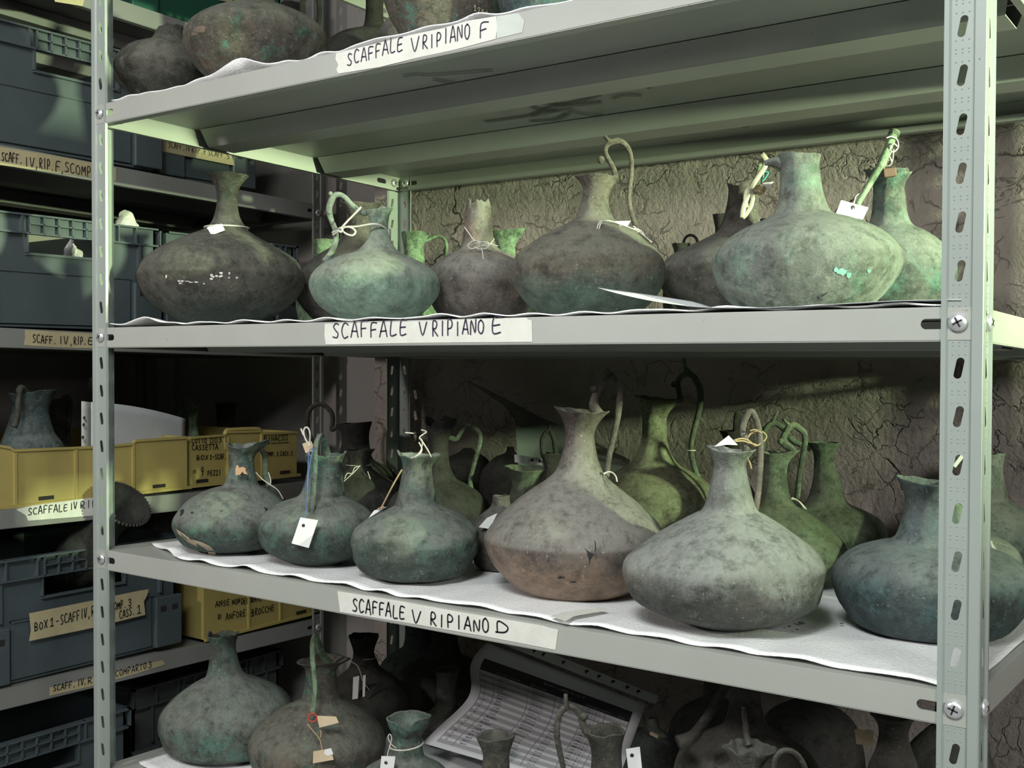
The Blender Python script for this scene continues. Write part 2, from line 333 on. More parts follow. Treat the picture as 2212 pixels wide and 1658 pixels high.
def bolt(parent, p, n, r=.0068):
    n = Vector(n); t = n.orthogonal().normalized(); w = n.cross(t); p = Vector(p); b = MB()
    rings = [(r*.92, -.0005), (r, .0008), (r*.93, .0020), (r*.7, .0030), (r*.34, .0036)]
    def fn(i, j):
        rr, h = rings[min(int(round(j*4)), 4)]; a = 2*math.pi*i
        return p+n*h+t*(rr*math.cos(a))+w*(rr*math.sin(a))
    b.grid(18, 4, fn, True); k = len(b.v)-18; b.f.append(tuple(range(k, k+18)))
    o = b.build('bolt', M['zinc'], parent, True)
    c = MB()
    al = random.random()*3
    for q in (0, math.pi/2):
        d = t*math.cos(al+q)+w*math.sin(al+q); e = n.cross(d)
        c.add([p+n*.0038+d*s1*r*.55+e*s2*r*.09 for s1, s2 in ((-1,-1),(1,-1),(1,1),(-1,1))], [(0, 1, 2, 3)])
    c.build('cross_slot', M['dark_slot'], o); return o
def shelf_panel(parent, zt, lip, L, D, mp, mat, channels=True, x0=0.0):
    """sheet with turned-down lips; mp maps (along, back, z)"""
    b = MB(); t = lambda x, y, z: mp(x, y, z)
    quad(b, lambda u, v: t(u, v, zt), x0, L, 0, D)
    ce = .062
    for yy in (0, D):
        m = lambda u, v, yy=yy: t(u, yy, v)
        zl = zt-lip; zc = zt-lip*.5
        slot_cell(b, m, x0, x0+ce, zl, zt, x0+.027, zc, .024, .0078, math.pi/2)
        slot_cell(b, m, L-ce, L, zl, zt, L-.027, zc, .024, .0078, math.pi/2)
        quad(b, m, x0+ce, L-ce, zl, zt)
        s = 1 if yy == 0 else -1
        quad(b, lambda u, v: t(u, yy+s*v, zl-.0004), x0+.012, L-.012, 0, .012)
        quad(b, lambda u, v: t(u, yy+s*.012, zl+v), x0+.03, L-.03, 0, .006)
    for xx, s in ((x0, 1), (L, -1)):
        m = lambda u, v, xx=xx: t(xx, u, v); zl = zt-lip; zc = zt-lip*.5
        slot_cell(b, m, 0, ce, zl, zt, .030, zc, .022, .0078, math.pi/2)
        slot_cell(b, m, D-ce, D, zl, zt, D-.045, zc, .022, .0078, math.pi/2)
        quad(b, m, ce, D-ce, zl, zt)
        quad(b, lambda u, v: t(xx+s*v, u, zl-.0004), .012, D-.012, 0, .007)
    o = b.build('shelf', mat, parent, solid=.0011)
    if channels:
        for yc in (.178, .400):
            c = MB(); h = .0245; xs, xe = x0+.012, L-.012
            pr = [(yc-.0235, zt-.0014), (yc-.014, zt-h), (yc+.030, zt-h), (yc+.040, zt-.0014)]
            for i in range(3):
                (y0, z0), (y1, z1) = pr[i], pr[i+1]; e0 = 0 if i == 0 else .006; e1 = .006 if i < 2 else 0
                c.add([t(xs+e0, y0, z0), t(xe-e0, y0, z0), t(xe-e1, y1, z1), t(xs+e1, y1, z1)], [(0, 1, 2, 3)])
            c.build('reinforcing_channel', mat, o, solid=.0011)
    return o
# ------------------------------------------------------------------ marker lettering: stroke alphabet, unit box, origin bottom left
G = {
'A': [[(0,0),(.45,1),(.6,.95),(.95,0)],[(.15,.38),(.8,.36)]], 'B': [[(.1,0),(.1,1),(.6,.95),(.65,.62),(.15,.5),(.75,.4),(.7,.08),(.1,0)]],
'C': [[(.85,.88),(.5,1),(.12,.7),(.1,.3),(.4,0),(.85,.1)]], 'D': [[(.15,0),(.15,1),(.65,.85),(.9,.5),(.65,.1),(.0,.0)]],
'E': [[(.85,.97),(.2,.95),(.1,.02),(.8,.05)],[(.15,.5),(.7,.52)]], 'F': [[(.12,0),(.18,.97),(.9,1)],[(.16,.5),(.7,.54)]],
'G': [[(.85,.85),(.45,1),(.1,.6),(.2,.1),(.7,.05),(.85,.4),(.5,.42)]], 'H': [[(.1,0),(.15,1)],[(.85,0),(.85,1)],[(.12,.5),(.85,.52)]],
'I': [[(.5,0),(.5,1)]], 'L': [[(.2,1),(.12,.03),(.85,.06)]], 'M': [[(.05,0),(.15,.95),(.5,.35),(.85,1),(.92,0)]], 'N': [[(.1,0),(.15,.95),(.8,.08),(.88,1)]],
'O': [[(.5,1),(.15,.8),(.1,.3),(.45,0),(.85,.25),(.85,.75),(.5,1)]], 'P': [[(.15,-.02),(.18,1),(.7,.95),(.82,.7),(.6,.48),(.18,.42)]],
'R': [[(.15,0),(.18,1),(.7,.95),(.78,.7),(.55,.5),(.2,.46),(.9,-.05)]], 'S': [[(.85,.9),(.5,1),(.2,.78),(.45,.52),(.8,.3),(.6,.03),(.1,.06)]],
'T': [[(.05,.97),(.95,1)],[(.5,.97),(.45,0)]], 'V': [[(.05,1),(.42,0),(.95,1)]], 'X': [[(.1,1),(.85,0)],[(.9,1),(.1,0)]], 'U': [[(.12,1),(.15,.2),(.5,0),(.8,.2),(.85,1)]],
'Z': [[(.1,.95),(.85,.95),(.1,.05),(.85,.05)]], '0': [[(.5,1),(.15,.7),(.2,.15),(.5,0),(.85,.3),(.8,.8),(.5,1)]], '1': [[(.2,.7),(.55,1),(.5,0)],[(.2,0),(.8,.02)]],
'2': [[(.15,.8),(.5,1),(.8,.75),(.15,.03),(.9,.03)]], '3': [[(.15,.9),(.6,1),(.75,.75),(.4,.52),(.8,.35),(.6,.02),(.1,.08)]], '4': [[(.65,0),(.65,1),(.1,.35),(.9,.35)]],
'5': [[(.8,1),(.25,.97),(.2,.55),(.65,.55),(.75,.2),(.45,0),(.1,.08)]], '6': [[(.75,.95),(.3,.7),(.15,.25),(.45,0),(.8,.25),(.5,.5),(.2,.35)]], '7': [[(.1,.95),(.85,1),(.4,0)]],
'8': [[(.5,.55),(.2,.75),(.5,1),(.8,.78),(.5,.55),(.15,.25),(.5,0),(.85,.25),(.5,.55)]], '9': [[(.8,.6),(.5,.45),(.2,.7),(.5,1),(.8,.85),(.75,.3),(.4,0)]],
'.': [[(.4,.0),(.5,.06)]], ',': [[(.5,.1),(.35,-.2)]], '-': [[(.1,.45),(.9,.47)]], 'n': [[(.1,0),(.15,.5),(.5,.6),(.7,.5),(.75,0)]], '_': [[(0,-.12),(1,-.1)]],
'#': [[(-.1,1.12),(1.1,1.1)]],
}
def strokes(words, rnd, jit=.06):
    """words: (text, x0, x1, y0, height[, slope]) in label units -> list of polylines"""
    out = []
    for wd in words:
        tx, x0, x1, y0, h = wd[:5]; sl = wd[5] if len(wd) > 5 else 0
        n = len(tx); w = (x1-x0)/n
        for i, ch in enumerate(tx):
            if ch not in G: continue
            cx = x0+w*i; hh = h*(1+rnd.uniform(-jit, jit)*1.6); yy = y0+rnd.uniform(-jit, jit)*h*.6+sl*(cx-x0)
            for pl in G[ch]:
                out.append([(cx+w*(.09+.80*(p[0]+rnd.uniform(-jit, jit)*.6)), yy+hh*(p[1]+rnd.uniform(-jit, jit)*.5)) for p in pl])
    return out
def lettering(parent, plines, mp, width, mat, name='lettering'):
    """flat marker strokes; mp maps label (u, v) to a point just above the surface"""
    b = MB()
    for pl in plines:
        P = smooth_path([Vector((p[0], p[1], 0)) for p in pl], 4) if len(pl) > 2 else [Vector((p[0], p[1], 0)) for p in pl]
        n = len(b.v); ok = len(P)
        for i in range(ok):
            d = P[min(i+1, ok-1)]-P[max(i-1, 0)]
            if d.length < 1e-9: d = Vector((1, 0, 0))
            d.normalize(); q = Vector((-d.y, d.x, 0))*(width/2); e = Vector((0, 0, 0))
            if i == 0: e = -d*width*.4
            if i == ok-1: e = d*width*.4
            for s in (-1, 1): r = P[i]+q*s+e; b.v.append(tuple(mp(r.x, r.y)))
        for i in range(ok-1): b.f.append((n+2*i, n+2*i+1, n+2*i+3, n+2*i+2))
    return b.build(name, mat, parent)
def tape(parent, poly, mp, mat, name='tape_label'):
    """torn tape strip; poly in label units along top then bottom edge"""
    b = MB(); n = len(poly); b.add([mp(*p, .0004) for p in poly]+[mp(*p, 0.00005) for p in poly], [tuple(range(n))]+[(i, (i+1) % n, n+(i+1) % n, n+i) for i in range(n)])
    return b.build(name, mat, parent)
def torn(u0, u1, v0, v1, rnd, teeth=.0012, flap=0):
    p = []
    for i in range(9): t = i/8; p.append((u0+(u1-u0)*t, v1+rnd.uniform(-1, 1)*.0003))
    for i in range(1, 7): p.append((u1+rnd.uniform(-1, 1)*teeth, v1+(v0-v1)*i/7))
    for i in range(9): t = i/8; p.append((u1+(u0-u1)*t, v0+rnd.uniform(-1, 1)*.0003))
    for i in range(1, 7): p.append((u0+rnd.uniform(-1, 1)*teeth, v0+(v1-v0)*i/7))
    return p
# ------------------------------------------------------------------ front shelving unit (scaffale V)
LIPA, LIPB = .0109, .0127; LIP = LIPA+LIPB
rackV = empty('shelving_unit', (0, 0, 0), 'grey bolted steel shelving unit in front, loaded with bronze jugs on packing foam', 'shelving')
mpV = lambda x, y, z: Vector((x, y, z-KT*y))
LV = {'G': 2*S, 'F': S, 'E': 0.0, 'D': -S, 'C': -2*S, 'B': -3*S}
for k, z in LV.items():
    if k in ('G', 'F', 'E', 'D', 'C'): shelf_panel(rackV, Z0+z+LIPA, LIP, SW, SD, mpV, M['shelf'])
c = .005
post(rackV, (-c, -.002, 0), (1, 0, 0), (0, 1, 0), 0, 2.1, Z0, False)
post(rackV, (SW+c, -.002, 0), (-1, 0, 0), (0, 1, 0), 0, 2.1, Z0, True)
post(rackV, (-c, SD+.002, 0), (1, 0, 0), (0, -1, 0), 0, 2.1, Z0-KT*SD)
post(rackV, (SW+c, SD+.002, 0), (-1, 0, 0), (0, -1, 0), 0, 2.1, Z0-KT*SD)
for k in 'FEDC':
    z = Z0+LV[k]
    bolt(rackV, (.0122, -.0012, z), (0, -1, 0)); bolt(rackV, (SW-.0122, -.0012, z), (0, -1, 0)); bolt(rackV, (SW+.0042, .0150, z), (1, 0, 0))
    bolt(rackV, (.0145, SD-.0016, z-KT*SD), (0, -1, 0)); bolt(rackV, (.0016, SD-.0150, z-KT*SD), (1, 0, 0))
rl = random.Random(4)
def lipV(poly_px, words_px, mat_tape, mat_ink, wid, lvl, extra=None):
    f = lambda u, v, h=.0006: Vector((u, -.0008-h, v))
    P = [onY(x, y, -.001) for x, y in poly_px]; t = tape(rackV, [(p.x, p.z) for p in P], f, mat_tape)
    W = []
    for tx, x0, y0, x1, y1, h in words_px:
        a = onY(x0, y0, -.001); b_ = onY(x1, y1, -.001); top = onY(x0, y0-h, -.001)
        W.append((tx, a.x, b_.x, a.z, top.z-a.z, (b_.z-a.z)/(b_.x-a.x)))
    lettering(t, strokes(W, rl), lambda u, v: f(u, v, .0011), wid, mat_ink)
    return t
lipV([(726,115),(800,97),(880,77),(960,60),(1010,45),(1072,35),(1074,58),(1071,84),(980,108),(900,125),(820,145),(731,159),(727,150),(731,140),(725,128)],
     [('SCAFFALE',749,142,874,106,27),('V',887,112,910,107,32),('RIPIANO',912,107,1018,81,29),('F',1033,82,1062,74,34)], M['tape'], M['ink'], .0011, 'F')
t = tape(rackV, [(p.x, p.z) for p in [onY(x, y, -.001) for x, y in ((1073,35),(1120,28),(1133,45),(1128,70),(1073,83))]], lambda u, v, h=.0006: Vector((u, -.0008-h*.6, v)), M['tape_old'])
lipV([(702,699),(850,695),(1000,690),(1138,686),(1141,690),(1149,692),(1150,738),(1000,739),(850,741),(704,744),(701,725)],
     [('SCAFFALE',717,729,884,724,30),('V',904,724,926,724,30),('RIPIANO',933,724,1049,720,29),('E',1060,720,1091,719,31)], M['tape'], M['ink'], .0013, 'E')
lipV([(729,1276),(850,1295),(1000,1322),(1170,1350),(1190,1356),(1206,1359),(1203,1380),(1200,1403),(1050,1374),(900,1348),(735,1321),(732,1300)],
     [('SCAFFALE',761,1318,878,1337,27),('V',889,1343,914,1348,28),('RIPIANO',928,1348,1060,1366,27),('D',1068,1362,1106,1367,22)], M['tape'], M['ink_black'], .0014, 'D')
# ------------------------------------------------------------------ foam sheets lying on the shelves
rf = random.Random(7)
def foam_sheet(zl, x0, x1, y0, y1, lab, seed, bumps=(), cut=0):
    def fn(u, v):
        x = x0+(x1-x0)*u; y = y0+(y1-y0)*v
        e = noise.noise(Vector((x*9, seed, 1)))*.007+noise.noise(Vector((x*30, seed, 2)))*.003
        y2 = y+e*(1-v)**3
        if cut and u < .12: y2 += cut*(1-u/.12)*(1-v)
        h = .0004+(.5+.5*noise.noise(Vector((x*14, y*14, seed))))*.0014
        h += .004*max(0, noise.noise(Vector((x*24, y*10, seed+3))))*(1-v)**6
        h += .0011*(1+math.sin(x*96+3*noise.noise(Vector((x*6, seed, 8)))))*(1-v)**8
        for bx, w, hh, dep in bumps: h += hh*math.exp(-((x-bx)/w)**2)*math.exp(-((y-y0)/dep)**2)
        return mpV(x, y2, Z0+zl+LIPA+h+.0012)
    b = MB(); b.grid(150, 40, fn); o = b.build('foam_sheet', M['foam'], None, True, solid=.0012)
    return tag(o, lab, 'packing foam', 'packing foam sheets on the shelves')
foam_sheet(S, .03, SW-.02, .004, .55, 'thin white packing foam under the jugs on the topmost shelf in view', 1, [(.262, .045, .013, .02), (.53, .10, .004, .03)])
foam_sheet(0, .025, SW-.012, .003, .55, 'thin white packing foam sheet on the shelf just above eye level', 2, [(.095, .035, .008, .03)])
foam_sheet(-S, .035, SW-.006, .008, .55, 'thin white packing foam under the big grey jugs on the lower middle shelf', 3, [], .05)
foam_sheet(-2*S, .03, SW-.02, .012, .55, 'thin white packing foam sheet on the bottom shelf in view', 4, [], .03)
# ------------------------------------------------------------------ shelving unit at the left (scaffale IV), facing into the aisle
XI = -.385; ZI = Z0+.0051; YI = .777
rackI = empty('shelving_unit', (XI, YI, 0), 'dull grey steel shelving unit along the left wall holding plastic crates and yellow bins', 'shelving')
mpI = lambda x, y, z: Vector((XI-y, YI-x, z-KT*(YI-x)))
ILIP = .029; ITOP = ILIP-.0127
for i in (2, 1, 0, -1, -2, -3): shelf_panel(rackI, ZI+i*S+ITOP, ILIP, 1.056, .58, mpI, M['shelf_old'], i > -2)
post(rackI, (XI+.002, YI+.005, 0), (0, -1, 0), (-1, 0, 0), 0, 2.1, ZI-KT*YI, mat=M['shelf_old'])
post(rackI, (XI-.582, YI+.005, 0), (0, -1, 0), (1, 0, 0), 0, 2.1, ZI-KT*YI, mat=M['shelf_old'])
post(rackI, (XI+.002, YI-1.061, 0), (0, 1, 0), (-1, 0, 0), 0, 2.1, ZI, mat=M['shelf_old'])
post(rackI, (XI-.582, YI-1.061, 0), (0, 1, 0), (1, 0, 0), 0, 2.1, ZI, mat=M['shelf_old'])
for i in (1, 0, -1, -2): bolt(rackI, (XI+.0025, YI-.0122, ZI+i*S-KT*YI), (1, 0, 0))
def onXtape(parent, X, poly_px, words_px, mat_tape, mat_ink, wid):
    f = lambda u, v, h=.0006: Vector((X+.0008+h, u, v))
    P = [onX(x, y, X) for x, y in poly_px]; t = tape(parent, [(p.y, p.z) for p in P], f, mat_tape)
    W = []
    for tx, x0, y0, x1, y1, h in words_px:
        a = onX(x0, y0, X); b_ = onX(x1, y1, X); top = onX(x0, y0-h, X)
        W.append((tx, a.y, b_.y, a.z, top.z-a.z, (b_.z-a.z)/(b_.y-a.y)))
    if W: lettering(t, strokes(W, rl), lambda u, v: f(u, v, .0011), wid, mat_ink)
    return t
onXtape(rackI, XI, [(-30,312),(100,333),(250,362),(250,391),(199,383),(100,370),(-30,352)], [('SCAFF.',1,346,48,354,18),('IV',50,358,74,361,20),(',',74,362,82,363,18),('RIP.',83,362,116,369,21),('F',117,370,131,371,22),(',',130,371,137,371,18),('SCOMPARTO',137,371,243,392,20)], M['tape_tan'], M['ink_black'], .0014)
onXtape(rackI, XI, [(53,712),(210,721),(215,752),(120,750),(51,745),(54,728)], [('SCAFF.',68,739,122,743,16),('IV',124,743,147,743,16),(',',149,744,156,744,16),('RIP.',157,743,186,744,16),('E',187,744,203,745,17)], M['tape_tan'], M['ink_black'], .0014)
onXtape(rackI, XI, [(35,1099),(70,1091),(200,1074),(262,1068),(262,1103),(200,1113),(60,1124),(55,1112),(36,1101)], [('SCAFFALE',58,1112,146,1102,15),('IV',149,1101,166,1098,15),('RIPIANO',171,1098,258,1085,15)], M['tape'], M['ink_black'], .0014)
onXtape(rackI, XI, [(106,1484),(200,1463),(300,1437),(350,1425),(356,1434),(300,1452),(200,1480),(106,1502),(107,1492)], [('SCAFF.',113,1492,163,1482,13),('IV',165,1482,180,1477,14),(',',180,1477,186,1476,12),('RIP.D',187,1476,245,1461,13),('COMPARTO',247,1461,316,1443,13),('3',318,1442,328,1439,13)], M['tape_tan'], M['ink_black'], .0013)
onXtape(rackI, XI, [(115,-8),(182,-4),(178,14),(150,9),(118,4)], [], M['tape_tan'], M['ink_black'], .001)
# ------------------------------------------------------------------ plastic crates
def crate(y0, y1, z0, h, lab, mat, xf=XI-.006, dep=.5, hole=None, group='stacking crates on the left shelving unit'):
    zz = z0; root = empty('plastic_crate', (xf-dep/2, (y0+y1)/2, zz), lab, 'crate', group)
    t = .004; L = y1-y0; hc = (y0+y1)/2 if hole is None else hole; hw = .075; zt = zz+h
    g1 = zt-.17*h; hb = zt-.345*h
    b = MB(); xi = xf-.010
    # front wall with the hand hole, side walls, back wall, floor
    b.box(xi-t, xi, y0+.006, hc-hw, zz+.004, zt); b.box(xi-t, xi, hc+hw, y1-.006, zz+.004, zt)
    b.box(xi-t, xi, hc-hw, hc+hw, zz+.004, hb); b.box(xi-t, xi, hc-hw, hc+hw, g1, zt)
    b.box(xf-dep+.006, xi, y0+.006, y0+.006+t, zz+.004, zt); b.box(xf-dep+.006, xi, y1-.006-t, y1-.006, zz+.004, zt)
    b.box(xf-dep+.006, xf-dep+.01, y0+.006, y1-.006, zz+.004, zt); b.box(xf-dep+.006, xi, y0+.01, y1-.01, zz, zz+.005)
    # rim bands and ribs on the faces
    for za, zb in ((zt-.003, zt), (g1-.0015, g1+.0015)):
        b.box(xi, xf, y0, y1, za, zb); b.box(xf-dep, xf, y1-.006, y1, za, zb); b.box(xf-dep, xf, y0, y0+.006, za, zb)
    for yy in [y0+.0015, y1-.0015, y0+.05, y1-.05, hc-hw-.012, hc+hw+.012]: b.box(xi, xf-.0005, yy-.0012, yy+.0012, g1, zt)
    for yy in [y0+.042, y1-.042]: b.box(xi, xf-.003, yy-.0025, yy+.0025, zz+.5*h, g1)
    for k in range(6): xx = xf-.03-k*(dep-.06)/5; b.box(xx-.0012, xx+.0012, y1-.006, y1-.0005, g1, zt); b.box(xx-.0015, xx+.0015, y1-.006, y1-.002, zz, g1)
    # framed lower panel
    b.box(xi, xi+.0035, y0+.06, y1-.06, zz+.03*h, zz+.50*h); b.box(xi, xi+.006, y0+.06, y1-.06, zz+.485*h, zz+.50*h)
    # lip round the hand hole
    b.box(xi, xi+.006, hc-hw-.003, hc+hw+.003, hb-.003, hb+.001)
    b.box(xi, xi+.006, hc-hw-.003, hc-hw, hb, g1); b.box(xi, xi+.006, hc+hw, hc+hw+.003, hb, g1)
    b.build('body', mat, root)
    g = MB()
    for k in range(7): yy = hc-hw+2*hw*k/6; g.box(xi, xf, yy-.0011, yy+.0011, g1, zt-.002)
    g.box(xi, xf, hc-hw, hc+hw, (g1+zt)/2-.001, (g1+zt)/2+.001); g.build('handle_grille', mat, root)
    for ya, yb in ((y0, y0+.055), (y1-.055, y1)):
        c = MB(); c.box(xi, xf+.001, ya, yb, zz+.002, zz+.46*h); pd = c.build('corner_pad', mat, root, bevel=.002)
        s = MB()
        for q in (.28, .72): ym = ya+(yb-ya)*q; s.box(xf+.0008, xf+.0014, ym-.006, ym+.006, zz+.33*h, zz+.38*h)
        s.build('stacking_slot', M['dark_slot'], pd)
    return root
def zIt(i, y): return ZI+i*S+ITOP-KT*y+.0012
c1 = crate(.012, .396, zIt(1, .2)+.004, .192, 'blue-grey plastic crate above the SCOMPAR label, grille and hand hole facing out', M['crate'], hole=.236)
c2 = crate(.408, .63, zIt(1, .4)+.006, .165, 'blue-grey crate with a taped paper label, right of the crate above SCOMPAR', M['crate'], xf=XI-.03, hole=.53)
c3 = crate(.012, .394, zIt(0, .2)+.004, .178, 'grey-green lit plastic crate with crumpled paper, on the RIP. E shelf at the left', M['crate'], hole=.222)
c4 = crate(.404, .72, zIt(0, .4)+.006, .178, 'grey plastic crate half hidden behind the long-necked jug, right of the lit crate', M['crate'], hole=.60)
c5 = crate(.055, .435, zIt(-2, .2)+.004, .196, 'blue-grey crate holding the funnel-mouthed vessel, tan BOX 1 tape on its face', M['crate'], hole=.245)
c6 = crate(-.05, .330, zIt(-3, .2)+.004, .190, 'lowest blue-grey crate in the bottom left corner of the photo', M['crate'], hole=.155)
c7 = crate(.365, .72, zIt(-3, .4)+.006, .205, 'dark grey crate in shadow behind the grey round jug at bottom left', M['crate_dark'], xf=XI-.05, hole=.55)
c8 = crate(.345, .70, zIt(2, .4)+.004, .19, 'dark green crate at the top edge, above the two topmost jugs on the left', M['crate_green'], xf=XI-.02, hole=.54)
onXtape(c2, XI-.029, [(350,303),(500,334),(506,358),(350,327)], [('SCAFF.IV',362,318,410,327,12),('RIP.F',412,328,445,334,12),('SCAFF.5',448,335,495,344,12)], M['tape_tan'], M['ink_black'], .001)
onXtape(c5, XI-.004, [(62,1324),(200,1296),(300,1275),(320,1272),(317,1285),(310,1298),(313,1327),(200,1355),(62,1384),(66,1360)], [('BOX',72,1362,103,1353,16),('1',104,1353,118,1349,18),('-',119,1349,126,1347,16),('SCAFF',128,1348,172,1336,20),('IV',172,1336,187,1332,20),(',',188,1333,194,1331,18),('RIP.D',195,1330,240,1318,20),('COMP.',238,1318,272,1310,16),('3',274,1309,284,1306,16),('CASS.',256,1335,291,1325,16),('1',292,1325,306,1320,18)], M['tape_tan'], M['ink_black'], .0015)
onXtape(c8, XI-.018, [(473,-6),(518,0),(517,9),(470,0)], [('.S',476,3,515,8,8)], M['tape_tan'], M['ink_black'], .001)
# crumpled paper in the lit crate
def crumple(pxs, X, lab, seed, group='crumpled paper in the lit crate'):
    P = [onX(x, y, X) for x, y in pxs]; cy = sum(p.y for p in P)/len(P); zlo = min(p.z for p in P); zhi = max(p.z for p in P); w = (max(p.y for p in P)-min(p.y for p in P))/2
    def fn(u, v):
        a = 2*math.pi*u; r = (1-.93*v); d = Vector((math.cos(a)*.05*r, math.sin(a)*w*r, (v**.8)*(zhi-zlo+.06)-.06))
        n = abs(noise.noise(d*34+Vector((seed, 0, 0))))*.030+abs(noise.noise(d*80+Vector((seed, 3, 0))))*.012
        return Vector((X-.03, cy, zlo))+d*(.82+n*14)+Vector((n*.4, n*.5, n*.2))
    b = MB(); b.grid(40, 22, fn, True); o = b.build('crumpled_paper', M['card'], None); return tag(o, lab, 'paper', group)
crumple([(246,484),(262,452),(300,453),(312,482)], XI-.10, 'crumpled white paper rising above the rim of the lit crate', 5)
crumple([(140,538),(165,527),(182,513),(190,537)], XI-.05, 'scrap of white paper seen through the hand hole of the lit crate', 9)
# ------------------------------------------------------------------ yellow bins
def ybin(pts_top, bot, lab, words, xf, z0, ribs, loop=None, group='yellow bins on the left shelving unit', slots=(), arch=None):
    """open-fronted bin; pts_top: outline of the front wall top (px), bot: two bottom corners (px)"""
    T = [onX(x, y, xf) for x, y in pts_top]; y0, y1 = T[0].y, T[-1].y
    root = empty('storage_bin', (xf-.15, (y0+y1)/2, z0), lab, 'bin', group); b = MB(); n = len(T); t = .0035; dep = .34
    zb = lambda y: z0
    for i in range(n-1):
        a, c = T[i], T[i+1]
        for X in (xf,):
            b.add([(X, a.y, zb(0)), (X, c.y, zb(0)), c, a, (X-t, a.y, zb(0)), (X-t, c.y, zb(0)), (X-t, c.y, c.z), (X-t, a.y, a.z)], [(0,1,2,3),(4,5,6,7),(0,1,5,4),(3,2,6,7),(0,3,7,4),(1,2,6,5)])
        d = (c-a)
        if abs(d.y) > .001: b.add([a+Vector((.003, 0, 0)), c+Vector((.003, 0, 0)), c+Vector((.003, 0, -.004)), a+Vector((.003, 0, -.004)), a, c, c-Vector((0, 0, .004)), a-Vector((0, 0, .004))], [(0,1,2,3),(0,1,5,4),(3,2,6,7),(0,3,7,4),(1,2,6,5)])
    hm = min(T[0].z, T[-1].z)
    b.box(xf-dep, xf-t, y0, y0+t, z0, T[0].z); b.box(xf-dep, xf-t, y1-t, y1, z0, T[-1].z); b.box(xf-dep, xf-dep+t, y0, y1, z0, hm); b.box(xf-dep, xf, y0, y1, z0, z0+.003)
    b.box(xf, xf+.006, y0, y1+.006, z0, z0+.005)
    for x in ribs: p = onX(x, 1000, xf); b.box(xf, xf+.003, p.y-.0022, p.y+.0022, z0+.004, min(q.z for q in T)-.002)
    body = b.build('body', M['bin'], root)
    for x in slots:
        p = onX(x, 1000, xf); s = MB(); s.box(xf+.0002, xf+.0016, p.y-.013, p.y+.013, z0+.0075, z0+.0135); s.build('label_slot', M['dark_slot'], root)
    if loop:
        P = [onX(x, y, xf-.002) for x, y in loop]; l = MB(); l.tube(smooth_path(P, 4), .004, 8); l.build('carry_loop', M['bin'], root, True)
    if words:
        f = lambda u, v, h=.0012: Vector((xf+h, u, v)); W = []
        for tx, xa, ya, xb, yb, h in words:
            a = onX(xa, ya, xf); c = onX(xb, yb, xf); tp = onX(xa, ya-h, xf); W.append((tx, a.y, c.y, a.z, tp.z-a.z, (c.z-a.z)/(c.y-a.y)))
        lettering(root, strokes(W, rl), f, .0015, M['ink_black'])
    return root
zd = zIt(-1, .3)+.003
ybin([(-40,953),(20,964),(28,970),(199,963),(286,956),(292,949),(404,942)], None, 'long yellow plastic bin with a low front on the SCAFFALE IV shelf at the left', [], XI-.006, zd, [32,163,287], slots=(99,343))
ybin([(411,943),(486,937),(488,931),(560,929),(566,934),(641,931)], None, 'yellow bin with black handwriting and a carry loop, beside the long bin', [('LOTTO',413,957,446,956,11),('003',452,957,479,955,12),('CASSETTA',413,972,471,970,11),('BOX',423,993,450,992,10),('1-SCAF.IV',452,992,500,990,10),('n',416,1022,424,1022,10),('9',432,1028,440,1027,18),('PEZZI',447,1027,477,1025,11),('PINACOS',569,953,622,950,11),('____',571,957,624,954,10),('COMP.1',568,985,602,984,9),('CASS.1',604,984,632,983,9)], XI-.014, zd, [492,565], loop=[(488,972),(484,950),(488,931),(500,928),(550,926),(562,930),(563,950),(560,970)], slots=(436,615))
zc = zIt(-2, .5)+.003
ybin([(440,1262),(560,1240),(682,1222)], None, 'yellow bin with handwriting under the middle shelf, right of the BOX 1 crate', [('ANSE',464,1311,496,1306,12),('NON',500,1306,518,1302,11),('DECORATE',520,1305,565,1296,12),('DI',470,1337,478,1335,10),('ANFORE',486,1339,531,1329,13),('E',534,1329,540,1327,11),('BROCCHE',542,1330,592,1317,13)], XI-.006, zc, [536,604], slots=(650,))
